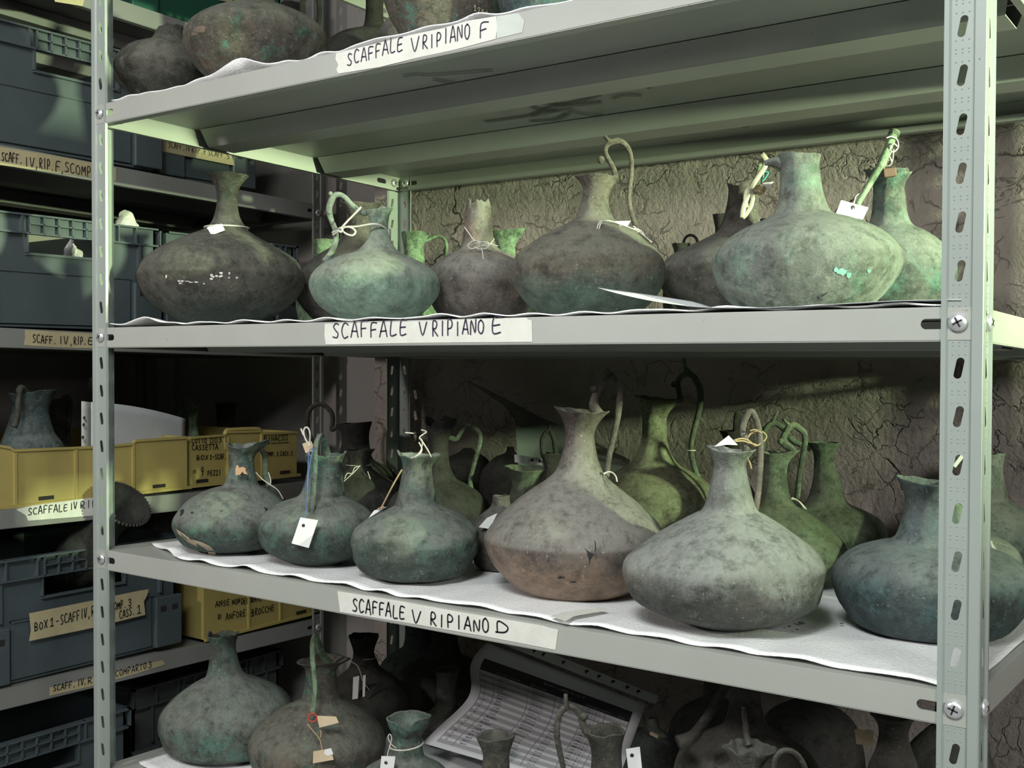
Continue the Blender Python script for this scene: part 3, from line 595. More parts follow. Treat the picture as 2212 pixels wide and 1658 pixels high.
# ------------------------------------------------------------------ bronze jugs
JUG = {}; SURF = {}
def zshelf(lv, Y): return Z0+LV[lv]+LIPA+.0032-KT*Y
def jug(key, lv, sil, Y, lab, mat, handles=(), spout=None, trefoil=.0, broken=0, dent=.02, tall=0, group=None, rimz=None, foot=0, dentscale=20, wall=.0022, neckcut=None, name='bronze_jug', notch=None):
    """sil: (left px, right px, y px) from the foot to the rim, measured at the depth Y of the jug"""
    rnd = random.Random(key)
    wl, wr, wy = max(sil, key=lambda s: s[1]-s[0]); cxb = (wl+wr)/2
    P = onY(cxb, wy, Y); P.z = zshelf(lv, Y); dep = depth(P); sc = FPX/dep
    # unit of the picture at the axis
    d0 = P-CAM; k0 = d0.dot(UP); 
    def zof(y):    # height on the vertical through the foot seen at row y
        a = -(y-H2/2)/FPX
        return P.z+(a*d0.dot(FW)-k0)/(UP.z-a*FW.z)
    rings = [(((a+b)/2-cxb)/sc, (b-a)/2/sc, zof(y)) for a, b, y in sil]
    rings[0] = (rings[0][0], rings[0][1], P.z)
    R = [rings[0]]
    for r in rings[1:]:
        if r[2] > R[-1][2]+.0008: R.append(r)
    pts = smooth_path([Vector(r) for r in R], 6)
    # rings must climb
    q = [pts[0]]
    for p in pts[1:]:
        if p.z > q[-1].z+.0002: q.append(p)
    pts = q; zt = pts[-1].z; rt = pts[-1].y; nR = len(pts)
    if neckcut is None:   # the narrow neck starts where the profile turns steep above the belly
        rm = max(p.y for p in pts); im = max(range(nR), key=lambda i: pts[i].y); rmin = min(p.y for p in pts[im:])
        ic = next((i for i in range(im, nR) if pts[i].y < rmin+.16*(rm-rmin)), nR-8)
    ax = RT.copy(); ax.z = 0; ax.normalize(); sd = rnd.uniform(0, 90); NS = 56
    def dnt(a, r, z):
        q = Vector((math.cos(a)*r, math.sin(a)*r, z-P.z)); o_ = Vector((sd, sd*.7, 3))
        nz = noise.noise(q*dentscale+o_)+.5*noise.noise(q*dentscale*2.3+o_)-.35*abs(noise.noise(q*dentscale*.7+o_*2))
        return dent*nz*min(1, r/.045)
    zs_ = [p.z for p in pts]
    def prof_at(z):
        z = min(max(z, zs_[0]), zs_[-1]); i = next((k for k in range(1, nR) if zs_[k] >= z), nR-1); t = (z-zs_[i-1])/max(1e-9, zs_[i]-zs_[i-1])
        return pts[i-1].lerp(pts[i], t)
    def vert(i, k, inner=False):
        off, r, z = pts[i]; a = 2*math.pi*k/NS; w = max(0, 1-(zt-z)/.022)
        if inner: r = max(r-wall, r*.5)
        dirv = Vector((math.cos(a), math.sin(a), 0)); f = 1.0
        f += dnt(a, r, z)
        zz = z
        if w > 0:
            if trefoil: f += trefoil*w*math.cos(3*(a-(spout or 0)))*.8
            if spout is not None: f += trefoil*w*max(0, math.cos(a-spout))**3*.9; zz += w*.35*r*max(0, math.cos(a-spout))**2*(.5 if trefoil else .2)
            if broken:
                bz = noise.noise(Vector((math.cos(a)*1.6, math.sin(a)*1.6, sd)))+.3*noise.noise(Vector((math.cos(a)*5, math.sin(a)*5, sd)))
                zz += w*broken*bz; f += w*.12*noise.noise(Vector((math.cos(a)*1.7, math.sin(a)*1.7, sd+30)))
            else: zz += w*.0012*noise.noise(Vector((math.cos(a)*3, math.sin(a)*3, sd)))
            if notch:
                dd = abs((a-notch[0]+math.pi) % (2*math.pi)-math.pi)
                if dd < notch[1]: zz -= w*notch[2]*(1-dd/notch[1])
        return P+ax*off-Vector((0, 0, P.z))+dirv*(r*f)+Vector((0, 0, zz))
    root = empty(name, P, lab, 'jug', group or GRP[lv])
    b = MB()
    for i in range(ic+1):
        for k in range(NS): b.v.append(tuple(vert(i, k)))
    for i in range(ic):
        for k in range(NS): k2 = (k+1) % NS; b.f.append((i*NS+k, i*NS+k2, (i+1)*NS+k2, (i+1)*NS+k))
    b.f.append(tuple(range(NS)))
    b.build('body', mat, root, True)
    b = MB(); idx = list(range(ic, nR)); inn = [i for i in range(nR-1, ic-1, -1)]
    for i in idx:
        for k in range(NS): b.v.append(tuple(vert(i, k)))
    for i in inn:
        for k in range(NS): b.v.append(tuple(vert(i, k, True)))
    m = len(idx)+len(inn)
    for i in range(m-1):
        for k in range(NS): k2 = (k+1) % NS; b.f.append((i*NS+k, i*NS+k2, (i+1)*NS+k2, (i+1)*NS+k))
    b.f.append(tuple((m-1)*NS+k for k in range(NS)))
    b.build('neck', mat, root, True)
    for h in handles:
        pp, rad = h['p'], h.get('r', 5); hp = []
        for t in pp:
            dd = t[2] if len(t) > 2 else 0; hp.append(onD(t[0], t[1], dep-dd))
        sp = smooth_path(hp, 6); n = len(sp)
        if isinstance(rad, (list, tuple)):
            rr = []
            for i in range(n):
                t = i/(n-1)*(len(rad)-1); j = min(int(t), len(rad)-2); rr.append((rad[j]+(rad[j+1]-rad[j])*(t-j))/sc)
        else: rr = [rad/sc]*n
        kk = h.get('k', 1.0); hb = MB(); hb.tube(sp, [x*kk for x in rr], 10, 1/kk, True, FW)
        if 'tip' in h:
            tp = [onD(x, y, dep) for x, y in h['tip']]; hb.tube(tp, [rr[0]*1.0]+[rr[0]*.5]*(len(tp)-1) if len(tp) > 1 else rr[0], 8)
        if 'knob' in h:
            for x, y, rk in h['knob']:
                c = onD(x, y, dep-.002); r_ = rk/sc
                hb.grid(10, 6, lambda u, v, c=c, r_=r_: c+Vector((math.cos(2*math.pi*u)*math.sin(math.pi*v), math.sin(2*math.pi*u)*math.sin(math.pi*v), math.cos(math.pi*v)))*r_, True)
        hb.build(h.get('name', 'handle'), h.get('mat', mat), root, True)
    def surf(x, y, lift=.0012):
        d = 0; fh = Vector((FW.x, FW.y, 0)).normalized()
        for _ in range(8):
            p = onD(x, y, dep-d); o_, r, z = prof_at(p.z); lat = (p-P).dot(ax)-o_
            a0 = math.atan2((p-P-ax*o_).y, (p-P-ax*o_).x); rr_ = r*(1+dnt(a0, r, p.z))+lift; d = math.sqrt(max(1e-8, rr_*rr_-lat*lat))
        return onD(x, y, dep-d)
    SURF[key] = surf
    JUG[key] = (P, dep, sc, root); return root
GRP = {'F': 'bronze jugs on the topmost shelf in view', 'E': 'bronze jugs on the shelf above eye level', 'D': 'bronze jugs on the lower middle shelf', 'C': 'bronze jugs on the bottom shelf in view', 'I': 'vessels on the left shelving unit'}
def sym(c, *hw): return [(c-h, c+h, y) for h, y in hw]
m = M
# --- topmost shelf
jug('F1', 'F', [(300,400,232),(285,420,213),(262,440,190),(247,449,170),(243,450,155),(250,446,140),(272,430,112),(300,414,98),(324,400,90),(332,395,80),(339,393,68),(346,395,58)], .092, 'dark round jug with a broken-off neck, leftmost on the topmost shelf', m['dark'], broken=.006, dent=.025)
jug('F2', 'F', [(500,610,222),(480,632,205),(460,655,180),(425,688,145),(405,706,108),(402,708,88),(411,700,65),(440,672,42),(475,637,25),(505,606,13),(515,594,2),(520,590,-25),(522,588,-60),(512,600,-85)], .115, 'large mottled brown and green jug beside the broken-necked one on the topmost shelf', m['brown'], dent=.018)
jug('F3', 'F', [(760,856,312),(730,886,285),(707,910,230),(700,917,150),(704,912,105),(724,892,84),(755,862,72),(780,838,62),(788,829,45),(790,828,0),(786,834,-50)], .37, 'black jug standing behind, its upright neck showing beside the big brown body', m['black'], handles=[])
jug('F4', 'F', [(915,1012,152),(885,1045,128),(862,1070,75),(842,1085,40),(828,1096,0),(826,1098,-25),(840,1086,-60),(890,1035,-95),(928,997,-108),(940,985,-122),(944,981,-150),(942,983,-200),(926,1000,-225)], .12, 'dark brown jug with a scratched inventory number, above the RIPIANO F tape', m['brown'], dent=.012)
jug('F5', 'F', [(850,912,256),(830,930,220),(815,945,150),(813,946,100),(820,938,70),(836,924,44),(855,907,28),(866,896,14),(868,894,-8),(867,895,-35),(858,904,-50)], .27, 'small pinkish brown jug squeezed behind the dark brown jug on the topmost shelf', m['purple'])
jug('F6', 'F', [(1130,1228,122),(1110,1248,100),(1090,1268,50),(1076,1282,0),(1072,1288,-35),(1085,1272,-70),(1118,1240,-92),(1140,1218,-108),(1150,1208,-128),(1150,1208,-180),(1138,1220,-202)], .13, 'teal jug cut off by the top edge, rightmost above the RIPIANO F tape', m['teal_deep'])
jug('F7', 'F', [(600,680,342),(575,705,310),(560,720,250),(560,720,180),(575,705,130),(605,675,95),(620,662,60),(622,660,35),(604,655,10)], .40, 'black jug behind the large mottled one, with a hanging curved handle', m['black'], trefoil=.12, spout=1.0,
    handles=[{'p': [(650,14),(668,-22),(684,-14),(690,15),(688,50),(682,90)], 'r': 5.5}])
# --- shelf E
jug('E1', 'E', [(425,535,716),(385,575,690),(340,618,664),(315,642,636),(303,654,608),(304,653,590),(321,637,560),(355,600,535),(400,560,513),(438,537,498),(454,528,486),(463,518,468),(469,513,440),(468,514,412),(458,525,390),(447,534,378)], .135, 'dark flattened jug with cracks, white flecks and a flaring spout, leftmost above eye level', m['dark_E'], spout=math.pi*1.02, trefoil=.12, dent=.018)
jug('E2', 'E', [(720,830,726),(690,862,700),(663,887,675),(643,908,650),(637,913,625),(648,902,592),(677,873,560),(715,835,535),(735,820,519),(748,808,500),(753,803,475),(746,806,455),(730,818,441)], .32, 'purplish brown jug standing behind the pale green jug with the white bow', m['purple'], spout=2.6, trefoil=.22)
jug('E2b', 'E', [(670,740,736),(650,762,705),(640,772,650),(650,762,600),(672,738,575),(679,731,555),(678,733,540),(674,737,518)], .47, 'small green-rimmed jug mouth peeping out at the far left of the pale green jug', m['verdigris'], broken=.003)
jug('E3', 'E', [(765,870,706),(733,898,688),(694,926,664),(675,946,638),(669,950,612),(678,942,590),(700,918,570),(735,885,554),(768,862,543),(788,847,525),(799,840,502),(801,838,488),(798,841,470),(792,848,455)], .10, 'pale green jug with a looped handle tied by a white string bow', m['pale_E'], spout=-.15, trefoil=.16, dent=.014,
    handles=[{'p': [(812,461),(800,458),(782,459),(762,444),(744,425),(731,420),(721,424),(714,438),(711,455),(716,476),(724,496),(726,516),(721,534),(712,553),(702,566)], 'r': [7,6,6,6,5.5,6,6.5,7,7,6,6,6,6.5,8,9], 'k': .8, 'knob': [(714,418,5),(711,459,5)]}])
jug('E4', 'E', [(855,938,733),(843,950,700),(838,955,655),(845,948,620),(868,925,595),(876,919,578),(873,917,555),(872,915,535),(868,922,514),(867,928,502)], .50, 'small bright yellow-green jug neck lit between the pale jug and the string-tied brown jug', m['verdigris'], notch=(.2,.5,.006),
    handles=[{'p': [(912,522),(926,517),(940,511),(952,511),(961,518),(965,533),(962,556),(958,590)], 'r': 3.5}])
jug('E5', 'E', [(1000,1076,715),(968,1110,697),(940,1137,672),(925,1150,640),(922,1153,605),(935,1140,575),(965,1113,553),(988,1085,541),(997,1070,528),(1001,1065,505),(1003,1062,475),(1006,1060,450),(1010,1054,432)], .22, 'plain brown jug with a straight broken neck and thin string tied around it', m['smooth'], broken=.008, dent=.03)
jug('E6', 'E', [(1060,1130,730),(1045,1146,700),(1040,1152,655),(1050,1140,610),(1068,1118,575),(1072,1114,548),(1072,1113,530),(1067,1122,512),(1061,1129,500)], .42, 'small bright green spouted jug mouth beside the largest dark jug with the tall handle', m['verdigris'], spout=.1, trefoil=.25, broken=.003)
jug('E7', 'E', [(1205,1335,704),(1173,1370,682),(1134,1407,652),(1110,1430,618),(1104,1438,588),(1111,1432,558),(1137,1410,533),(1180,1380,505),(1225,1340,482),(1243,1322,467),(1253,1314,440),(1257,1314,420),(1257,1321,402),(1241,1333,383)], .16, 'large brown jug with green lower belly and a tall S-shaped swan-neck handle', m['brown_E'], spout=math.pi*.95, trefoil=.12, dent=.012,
    handles=[{'p': [(1322,392),(1329,384),(1326,366),(1315,345),(1308,328),(1313,312),(1333,304),(1351,313),(1362,334),(1364,373),(1359,419),(1361,447),(1367,470),(1373,488)], 'r': [8,7,6,5,5,6,7,6,5,5,5,5,5,6], 'k': .8, 'tip': [(1322,308),(1313,302),(1306,294)], 'knob': [(1298,345,8.5)]}])
jug('E8', 'E', [(1445,1500,732),(1435,1508,690),(1432,1510,630),(1440,1500,575),(1454,1488,552),(1455,1487,540),(1450,1490,526)], .50, 'tiny dark jug with a ring handle in the gap right of the swan-neck jug', m['black'],
    handles=[{'p': [(1476,530),(1479,516),(1488,508),(1499,510),(1506,520),(1508,545)], 'r': 3}])
jug('E8b', 'E', [(1528,1588,731),(1512,1602,690),(1508,1606,640),(1518,1596,580),(1538,1578,535),(1544,1572,500),(1542,1574,482),(1538,1580,463)], .50, 'dark jug mouth with a jagged rim peeping behind the left side of the strapped jug', m['black'], broken=.003)
jug('E9b', 'E', [(1640,1720,730),(1622,1738,690),(1615,1745,630),(1625,1735,570),(1648,1712,530),(1652,1708,500),(1640,1716,474)], .51, 'dark jug mouth hidden behind the big chalky jug', m['black'])
jug('E9', 'E', [(1545,1660,715),(1505,1702,692),(1465,1742,662),(1435,1770,630),(1423,1783,592),(1432,1775,570),(1455,1752,548),(1495,1712,528),(1533,1673,510),(1552,1648,494),(1564,1637,465),(1571,1637,435),(1573,1638,412),(1569,1641,395)], .31, 'dark broken-rimmed jug with a plastic strip at its neck, behind the big chalky jug', m['purple'], broken=.007, dent=.025,
    handles=[{'p': [(1628,402),(1636,385),(1640,368),(1642,355)], 'r': [8,7,6,4], 'k': .6, 'name': 'broken_handle', 'mat': m['verdigris']}])
jug('E10', 'E', [(1640,1830,694),(1600,1868,668),(1562,1902,636),(1546,1930,600),(1542,1940,567),(1547,1936,545),(1568,1918,519),(1600,1890,496),(1645,1842,476),(1670,1800,463),(1680,1786,446),(1683,1775,415),(1685,1770,385),(1685,1768,358),(1680,1772,335)], .128, 'largest chalky pale jug with a wide neck and bright blue-green spots, near the right upright', m['chalk'], dent=.045, broken=.003,
    handles=[{'p': [(1700,358),(1682,352),(1668,350),(1652,352)], 'r': [13,12,10,5], 'k': .7, 'name': 'spout'}])
jug('E11', 'E', [(1860,1985,706),(1830,2015,682),(1802,2042,650),(1786,2058,612),(1786,2058,580),(1798,2046,550),(1822,2022,522),(1850,1995,502),(1872,1970,488),(1882,1958,466),(1885,1953,430),(1886,1951,400),(1872,1966,372)], .275, 'grey-green jug with a broken spout, right of the big chalky one, partly behind the upright', m['teal'], spout=math.pi, trefoil=.14, broken=.003)
# --- shelf D
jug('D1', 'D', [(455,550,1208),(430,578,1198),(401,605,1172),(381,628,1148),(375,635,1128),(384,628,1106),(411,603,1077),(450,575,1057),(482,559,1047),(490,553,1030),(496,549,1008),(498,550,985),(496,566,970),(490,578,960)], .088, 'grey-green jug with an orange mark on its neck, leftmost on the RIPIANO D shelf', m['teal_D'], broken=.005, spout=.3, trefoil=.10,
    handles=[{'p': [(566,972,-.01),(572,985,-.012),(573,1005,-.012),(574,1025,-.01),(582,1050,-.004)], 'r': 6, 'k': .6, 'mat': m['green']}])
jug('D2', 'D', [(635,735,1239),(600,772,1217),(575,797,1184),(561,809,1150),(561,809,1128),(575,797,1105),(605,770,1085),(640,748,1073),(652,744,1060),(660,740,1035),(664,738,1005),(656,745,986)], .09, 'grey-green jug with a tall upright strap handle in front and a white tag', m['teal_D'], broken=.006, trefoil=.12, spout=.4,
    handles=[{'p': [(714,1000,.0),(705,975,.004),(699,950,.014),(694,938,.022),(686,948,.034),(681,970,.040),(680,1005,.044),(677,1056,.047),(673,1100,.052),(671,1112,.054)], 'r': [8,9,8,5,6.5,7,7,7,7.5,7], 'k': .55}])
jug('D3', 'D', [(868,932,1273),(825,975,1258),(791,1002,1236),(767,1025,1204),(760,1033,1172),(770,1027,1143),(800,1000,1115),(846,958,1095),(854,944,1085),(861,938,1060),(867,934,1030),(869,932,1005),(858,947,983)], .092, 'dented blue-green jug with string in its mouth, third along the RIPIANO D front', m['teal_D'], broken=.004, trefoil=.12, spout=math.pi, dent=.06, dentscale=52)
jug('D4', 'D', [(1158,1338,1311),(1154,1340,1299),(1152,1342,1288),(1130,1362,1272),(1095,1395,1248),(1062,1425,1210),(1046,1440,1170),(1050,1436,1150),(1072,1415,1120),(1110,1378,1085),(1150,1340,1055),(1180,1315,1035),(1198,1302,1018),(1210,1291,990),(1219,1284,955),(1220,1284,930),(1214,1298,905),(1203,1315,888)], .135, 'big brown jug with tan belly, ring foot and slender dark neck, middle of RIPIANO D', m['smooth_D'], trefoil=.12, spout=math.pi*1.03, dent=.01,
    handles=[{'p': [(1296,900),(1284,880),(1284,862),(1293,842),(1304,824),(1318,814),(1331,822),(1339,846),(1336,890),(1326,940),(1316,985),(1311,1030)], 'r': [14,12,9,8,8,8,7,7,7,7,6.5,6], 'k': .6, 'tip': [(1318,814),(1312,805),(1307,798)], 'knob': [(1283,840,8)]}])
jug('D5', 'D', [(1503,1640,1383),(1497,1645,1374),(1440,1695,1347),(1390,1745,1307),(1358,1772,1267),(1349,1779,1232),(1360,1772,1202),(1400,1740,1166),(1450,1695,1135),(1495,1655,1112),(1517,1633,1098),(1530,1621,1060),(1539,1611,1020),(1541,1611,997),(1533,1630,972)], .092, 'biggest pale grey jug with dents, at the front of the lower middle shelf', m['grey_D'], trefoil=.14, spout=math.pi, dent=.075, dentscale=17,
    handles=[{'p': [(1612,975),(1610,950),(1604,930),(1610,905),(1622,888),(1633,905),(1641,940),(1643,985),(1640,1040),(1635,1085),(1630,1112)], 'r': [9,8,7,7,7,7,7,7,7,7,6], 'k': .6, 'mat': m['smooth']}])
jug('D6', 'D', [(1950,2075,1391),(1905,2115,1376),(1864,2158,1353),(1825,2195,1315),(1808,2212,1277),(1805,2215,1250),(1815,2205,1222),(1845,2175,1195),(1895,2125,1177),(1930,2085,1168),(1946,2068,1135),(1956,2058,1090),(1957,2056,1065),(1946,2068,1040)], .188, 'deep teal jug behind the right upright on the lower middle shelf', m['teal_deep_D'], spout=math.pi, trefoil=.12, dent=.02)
jug('D7', 'D', [(1350,1475,1221),(1312,1512,1195),(1285,1540,1150),(1275,1550,1105),(1282,1543,1065),(1300,1528,1042),(1328,1498,1020),(1355,1468,1004),(1372,1452,985),(1383,1442,960),(1386,1439,930),(1386,1441,895),(1376,1470,862)], .36, 'yellow-green crusted jug at the back with a tall curling handle, behind the big brown jug', m['crust'], trefoil=.14, spout=math.pi, dent=.012,
    handles=[{'p': [(1462,870),(1470,862),(1466,840),(1464,824),(1474,811),(1489,807),(1503,820),(1513,845),(1511,882),(1497,938),(1493,975),(1501,1013),(1508,1030)], 'r': [8,7,6,6,6.5,7,7,7,6.5,6,6,6,6], 'tip': [(1487,806),(1480,792),(1477,774)], 'knob': [(1456,830,7)], 'mat': m['green']}])
jug('D8', 'D', [(1610,1735,1264),(1565,1780,1248),(1532,1812,1222),(1517,1828,1195),(1525,1820,1168),(1555,1790,1138),(1595,1750,1108),(1625,1716,1088),(1638,1702,1060),(1645,1698,1025),(1646,1700,1000),(1640,1720,977)], .325, 'smooth green jug with a crooked handle, right behind the biggest pale grey jug', m['green'], trefoil=.10, spout=0, dent=.012,
    handles=[{'p': [(1702,985),(1716,975),(1706,966),(1692,955),(1697,934),(1711,918),(1728,926),(1739,942),(1736,975),(1727,1027),(1722,1076)], 'r': [6,6,8,9,7,8,7,7,6,6,6], 'k': .7, 'tip': [(1708,920),(1698,912),(1691,904)], 'knob': [(1686,953,7)]}])
jug('D9', 'D', [(1735,1835,1229),(1690,1880,1208),(1665,1905,1172),(1660,1912,1148),(1672,1900,1122),(1702,1868,1102),(1735,1835,1088),(1748,1822,1070),(1756,1810,1030),(1758,1800,995),(1755,1802,975),(1743,1812,955)], .505, 'olive open-mouthed jug at the back wall, right of the smooth green jug', m['green'], dent=.015,
    handles=[{'p': [(1752,968),(1735,962),(1712,950),(1692,925),(1672,914),(1655,925),(1648,950),(1646,990),(1655,1060),(1680,1105)], 'r': 6.5, 'tip': [(1668,914),(1674,900),(1680,888)]}])
jug('D10', 'D', [(1540,1618,1219),(1520,1638,1180),(1515,1642,1120),(1530,1628,1060),(1558,1600,1020),(1562,1596,980),(1562,1596,950),(1552,1602,930)], .51, 'dark jug with upright handle almost hidden by the biggest pale grey jug', m['black'],
    handles=[{'p': [(1586,950),(1590,925),(1591,905),(1594,893),(1600,905),(1602,940)], 'r': 7, 'k': .6}])
jug('D11', 'D', [(710,815,1112),(680,845,1090),(662,866,1060),(668,858,1030),(690,838,1010),(722,808,993),(735,800,972),(738,797,940),(728,803,915)], .47, 'black wide-mouthed jug at the back left with a big looped handle', m['black'], dent=.01, trefoil=.08, spout=0,
    handles=[{'p': [(728,920),(717,928),(719,905),(714,888),(698,874),(680,875),(667,889),(664,912),(669,939),(677,960),(690,1005)], 'r': 5, 'mat': m['dark']}])
jug('D12', 'D', [(730,820,1157),(700,850,1140),(676,872,1105),(668,880,1078),(680,868,1055),(708,842,1036),(735,815,1020),(748,802,1008),(752,798,990),(748,808,972)], .30, 'black jug with a flaring lip and string around its neck, behind the tagged strap-handled jug', m['black'], trefoil=.14, spout=0)
jug('D13', 'D', [(895,1000,1182),(862,1030,1165),(838,1055,1130),(835,1060,1098),(850,1042,1068),(882,1012,1047),(910,987,1034),(922,973,1010),(926,968,975),(924,970,945),(916,984,908)], .30, 'dark green jug with torn rim and thin arched handle, behind the dented blue-green jug', m['black'], broken=.010, trefoil=.10, spout=2.5,
    handles=[{'p': [(955,940),(970,945),(985,947),(994,934),(1004,921),(1018,919),(1030,928),(1038,945),(1033,971),(1024,1003),(1016,1038),(1020,1066)], 'r': [6,6,6,6,6,6,5.5,5,5,5,5,6], 'tip': [(1016,919),(1018,908),(1017,897)], 'mat': m['green']}])
jug('D14', 'D', [(1100,1175,1190),(1080,1195,1165),(1072,1205,1130),(1080,1195,1095),(1100,1175,1068),(1105,1170,1050),(1106,1168,1034),(1094,1179,1013)], .345, 'small olive spouted jug mouth just left of the big brown jug', m['green'], spout=math.pi, trefoil=.18)
jug('D16', 'D', [(1155,1225,1162),(1143,1237,1130),(1140,1240,1090),(1150,1230,1060),(1168,1212,1038),(1175,1206,1008),(1167,1213,978)], .44, 'black jug with a pointed loop handle behind the small olive spout', m['black'], trefoil=.12,
    handles=[{'p': [(1175,985),(1171,968),(1172,945),(1185,930),(1195,945),(1199,968),(1202,985)], 'r': 5, 'tip': [(1185,931),(1188,918)]}])
jug('D19', 'D', [(1050,1112,1237),(1030,1132,1222),(1016,1146,1190),(1014,1148,1160),(1022,1140,1130),(1042,1120,1108),(1060,1104,1092),(1064,1100,1070)], .20, 'dark jug squeezed between the dented blue-green jug and the big brown one', m['purple'])
jug('D20', 'D', [(975,1045,1140),(955,1065,1115),(948,1072,1070),(950,1068,1020),(965,1052,990),(990,1030,977),(1000,1020,968)], .52, 'dark round jug body at the back under the thin arched handle', m['black'])
jug('D21', 'D', [(1065,1140,1150),(1045,1160,1120),(1035,1170,1070),(1040,1162,1020),(1065,1138,990),(1090,1115,978),(1095,1110,965)], .52, 'dark round jug body at the back below the leaning plastic sleeve', m['black'])
jug('D18', 'D', [(1990,2110,1322),(1945,2155,1295),(1912,2188,1255),(1904,2196,1220),(1915,2185,1182),(1950,2150,1157),(2000,2100,1142),(2020,2085,1120),(2026,2078,1080),(2018,2088,1050)], .355, 'pale grey-green jug shoulder between the deep teal jug and the wall', m['pale'])
jug('D17', 'D', [(2070,2170,1276),(2030,2210,1250),(2005,2235,1205),(2000,2240,1160),(2015,2225,1115),(2050,2195,1090),(2080,2174,1076),(2090,2168,1050),(2098,2162,1010),(2096,2166,978)], .495, 'crusty pale jug with teal-threaded neck, right of the upright against the wall', m['chalk'], broken=.003, handles=[])
# --- shelf C
jug('C1', 'C', [(440,545,1647),(400,590,1633),(370,617,1607),(353,634,1580),(348,639,1555),(356,632,1528),(386,608,1498),(420,565,1475),(443,535,1462),(450,521,1445),(454,512,1415),(455,509,1390),(449,515,1368)], .142, 'grey round jug with a broken mouth, leftmost on the bottom shelf', m['teal'], broken=.006, dent=.012)
jug('C2', 'C', [(630,745,1692),(590,785,1677),(555,817,1650),(541,832,1618),(541,832,1595),(555,818,1570),(585,785,1543),(620,755,1524),(645,738,1514),(654,731,1500),(661,727,1465),(661,729,1440),(648,752,1425)], .146, 'mottled strap-handled jug with red ring and two paper tags, second on the bottom shelf', m['brown'], dent=.018, trefoil=.18, spout=0,
    handles=[{'p': [(712,1430,.0),(698,1415,.008),(689,1393,.02),(680,1372,.03),(675,1390,.042),(676,1432,.05),(680,1475,.052),(679,1512,.056),(674,1540,.062)], 'r': [8,8,8,5,7,7,6.5,6.5,7], 'k': .6, 'mat': m['verdigris']}])
jug('C3', 'C', [(845,905,1778),(815,935,1760),(785,962,1725),(775,970,1690),(785,962,1665),(815,935,1647),(838,917,1632),(844,912,1610),(848,911,1588),(841,925,1566),(836,930,1548)], .10, 'small jug with a notched mouth and a white cord and tag around its neck', m['teal'], notch=(-1.0,.5,.010), trefoil=.08, spout=0)
jug('C4', 'C', [(745,830,1590),(715,860,1572),(697,883,1535),(697,883,1502),(720,860,1470),(750,825,1445),(760,814,1425),(763,808,1405),(754,818,1372)], .30, 'black flared-mouth jug behind the mottled tagged one on the bottom shelf', m['black'], broken=.003)
jug('C5', 'C', [(855,955,1518),(828,982,1498),(818,992,1462),(826,985,1430),(852,958,1408),(870,940,1395),(875,934,1365),(872,940,1330)], .512, 'teal-speckled jug at the back of the bottom shelf beside the left rear upright', m['teal_deep'])
jug('C6', 'C', [(905,1010,1565),(872,1048,1545),(853,1067,1510),(851,1069,1480),(866,1054,1450),(898,1025,1428),(922,1000,1416),(932,990,1392),(935,985,1355)], .445, 'big black jug at the back of the bottom shelf left of the printed list', m['black'])
jug('C6b', 'C', [(935,990,1604),(912,1010,1590),(900,1020,1568),(905,1014,1550),(925,998,1536),(938,988,1522),(942,984,1498),(943,988,1465),(936,994,1445)], .335, 'dark straight-necked jug standing before the left edge of the printed list', m['dark'])
jug('C7', 'C', [(1035,1105,1903),(1005,1135,1870),(990,1150,1820),(995,1145,1770),(1020,1120,1720),(1036,1104,1690),(1041,1100,1650),(1042,1100,1625),(1029,1110,1588)], .05, 'dark spouted jug mouth in front of the printed list, bottom edge of the photo', m['dark'], spout=0, trefoil=.10)
jug('C8', 'C', [(1265,1350,1953),(1225,1390,1920),(1205,1410,1860),(1215,1400,1800),(1250,1365,1750),(1268,1348,1710),(1276,1342,1650),(1274,1342,1610),(1262,1348,1575)], .075, 'dark jug with a high arched handle in front of the printed list', m['dark'], broken=.003, trefoil=.08,
    handles=[{'p': [(1272,1585),(1262,1572),(1253,1545),(1240,1528),(1222,1527),(1207,1546),(1203,1583),(1209,1623),(1217,1660),(1226,1730),(1245,1775)], 'r': [9,8,7,7,7,7,7,6.5,6,6,6], 'k': .7, 'tip': [(1226,1530),(1222,1514),(1222,1498)], 'knob': [(1261,1547,9)]}])
jug('C9', 'C', [(1560,1665,1890),(1500,1725,1855),(1465,1760,1790),(1452,1772,1720),(1458,1768,1660),(1482,1742,1618),(1530,1690,1587),(1558,1662,1570),(1569,1649,1545),(1576,1640,1500),(1578,1638,1450)], .215, 'dusty brown jug with a wide shoulder in the middle of the bottom shelf right half', m['purple'])
jug('C10', 'C', [(1575,1650,2062),(1545,1675,1980),(1537,1683,1890),(1548,1672,1790),(1575,1645,1730),(1582,1640,1690),(1582,1640,1655),(1562,1662,1612)], .06, 'small pinched-spout jug with pale green flakes, in front of the dusty brown one', m['rough'], trefoil=.2, spout=0, broken=.004,
    handles=[{'p': [(1618,1610,-.008),(1613,1590,-.012),(1609,1556,-.012),(1606,1527,-.008)], 'r': [8,7,6,4]}])
jug('C11', 'C', [(1700,1800,1880),(1668,1835,1850),(1645,1858,1780),(1640,1864,1690),(1640,1862,1610),(1655,1840,1553),(1690,1800,1525),(1725,1772,1510),(1732,1766,1490),(1734,1764,1440)], .355, 'rough lumpy jug with a flaking crust, under the right half of the RIPIANO D shelf', m['rough'], dent=.03, dentscale=24)
jug('C12', 'C', [(1885,1965,2085),(1845,2005,2030),(1828,2022,1940),(1832,2018,1840),(1850,2000,1740),(1866,1985,1685),(1880,1976,1645),(1890,1966,1620),(1896,1957,1585),(1891,1962,1560),(1878,1972,1543)], .125, 'grey jug with an open mouth next to the right upright on the bottom shelf', m['dark'], dent=.01)
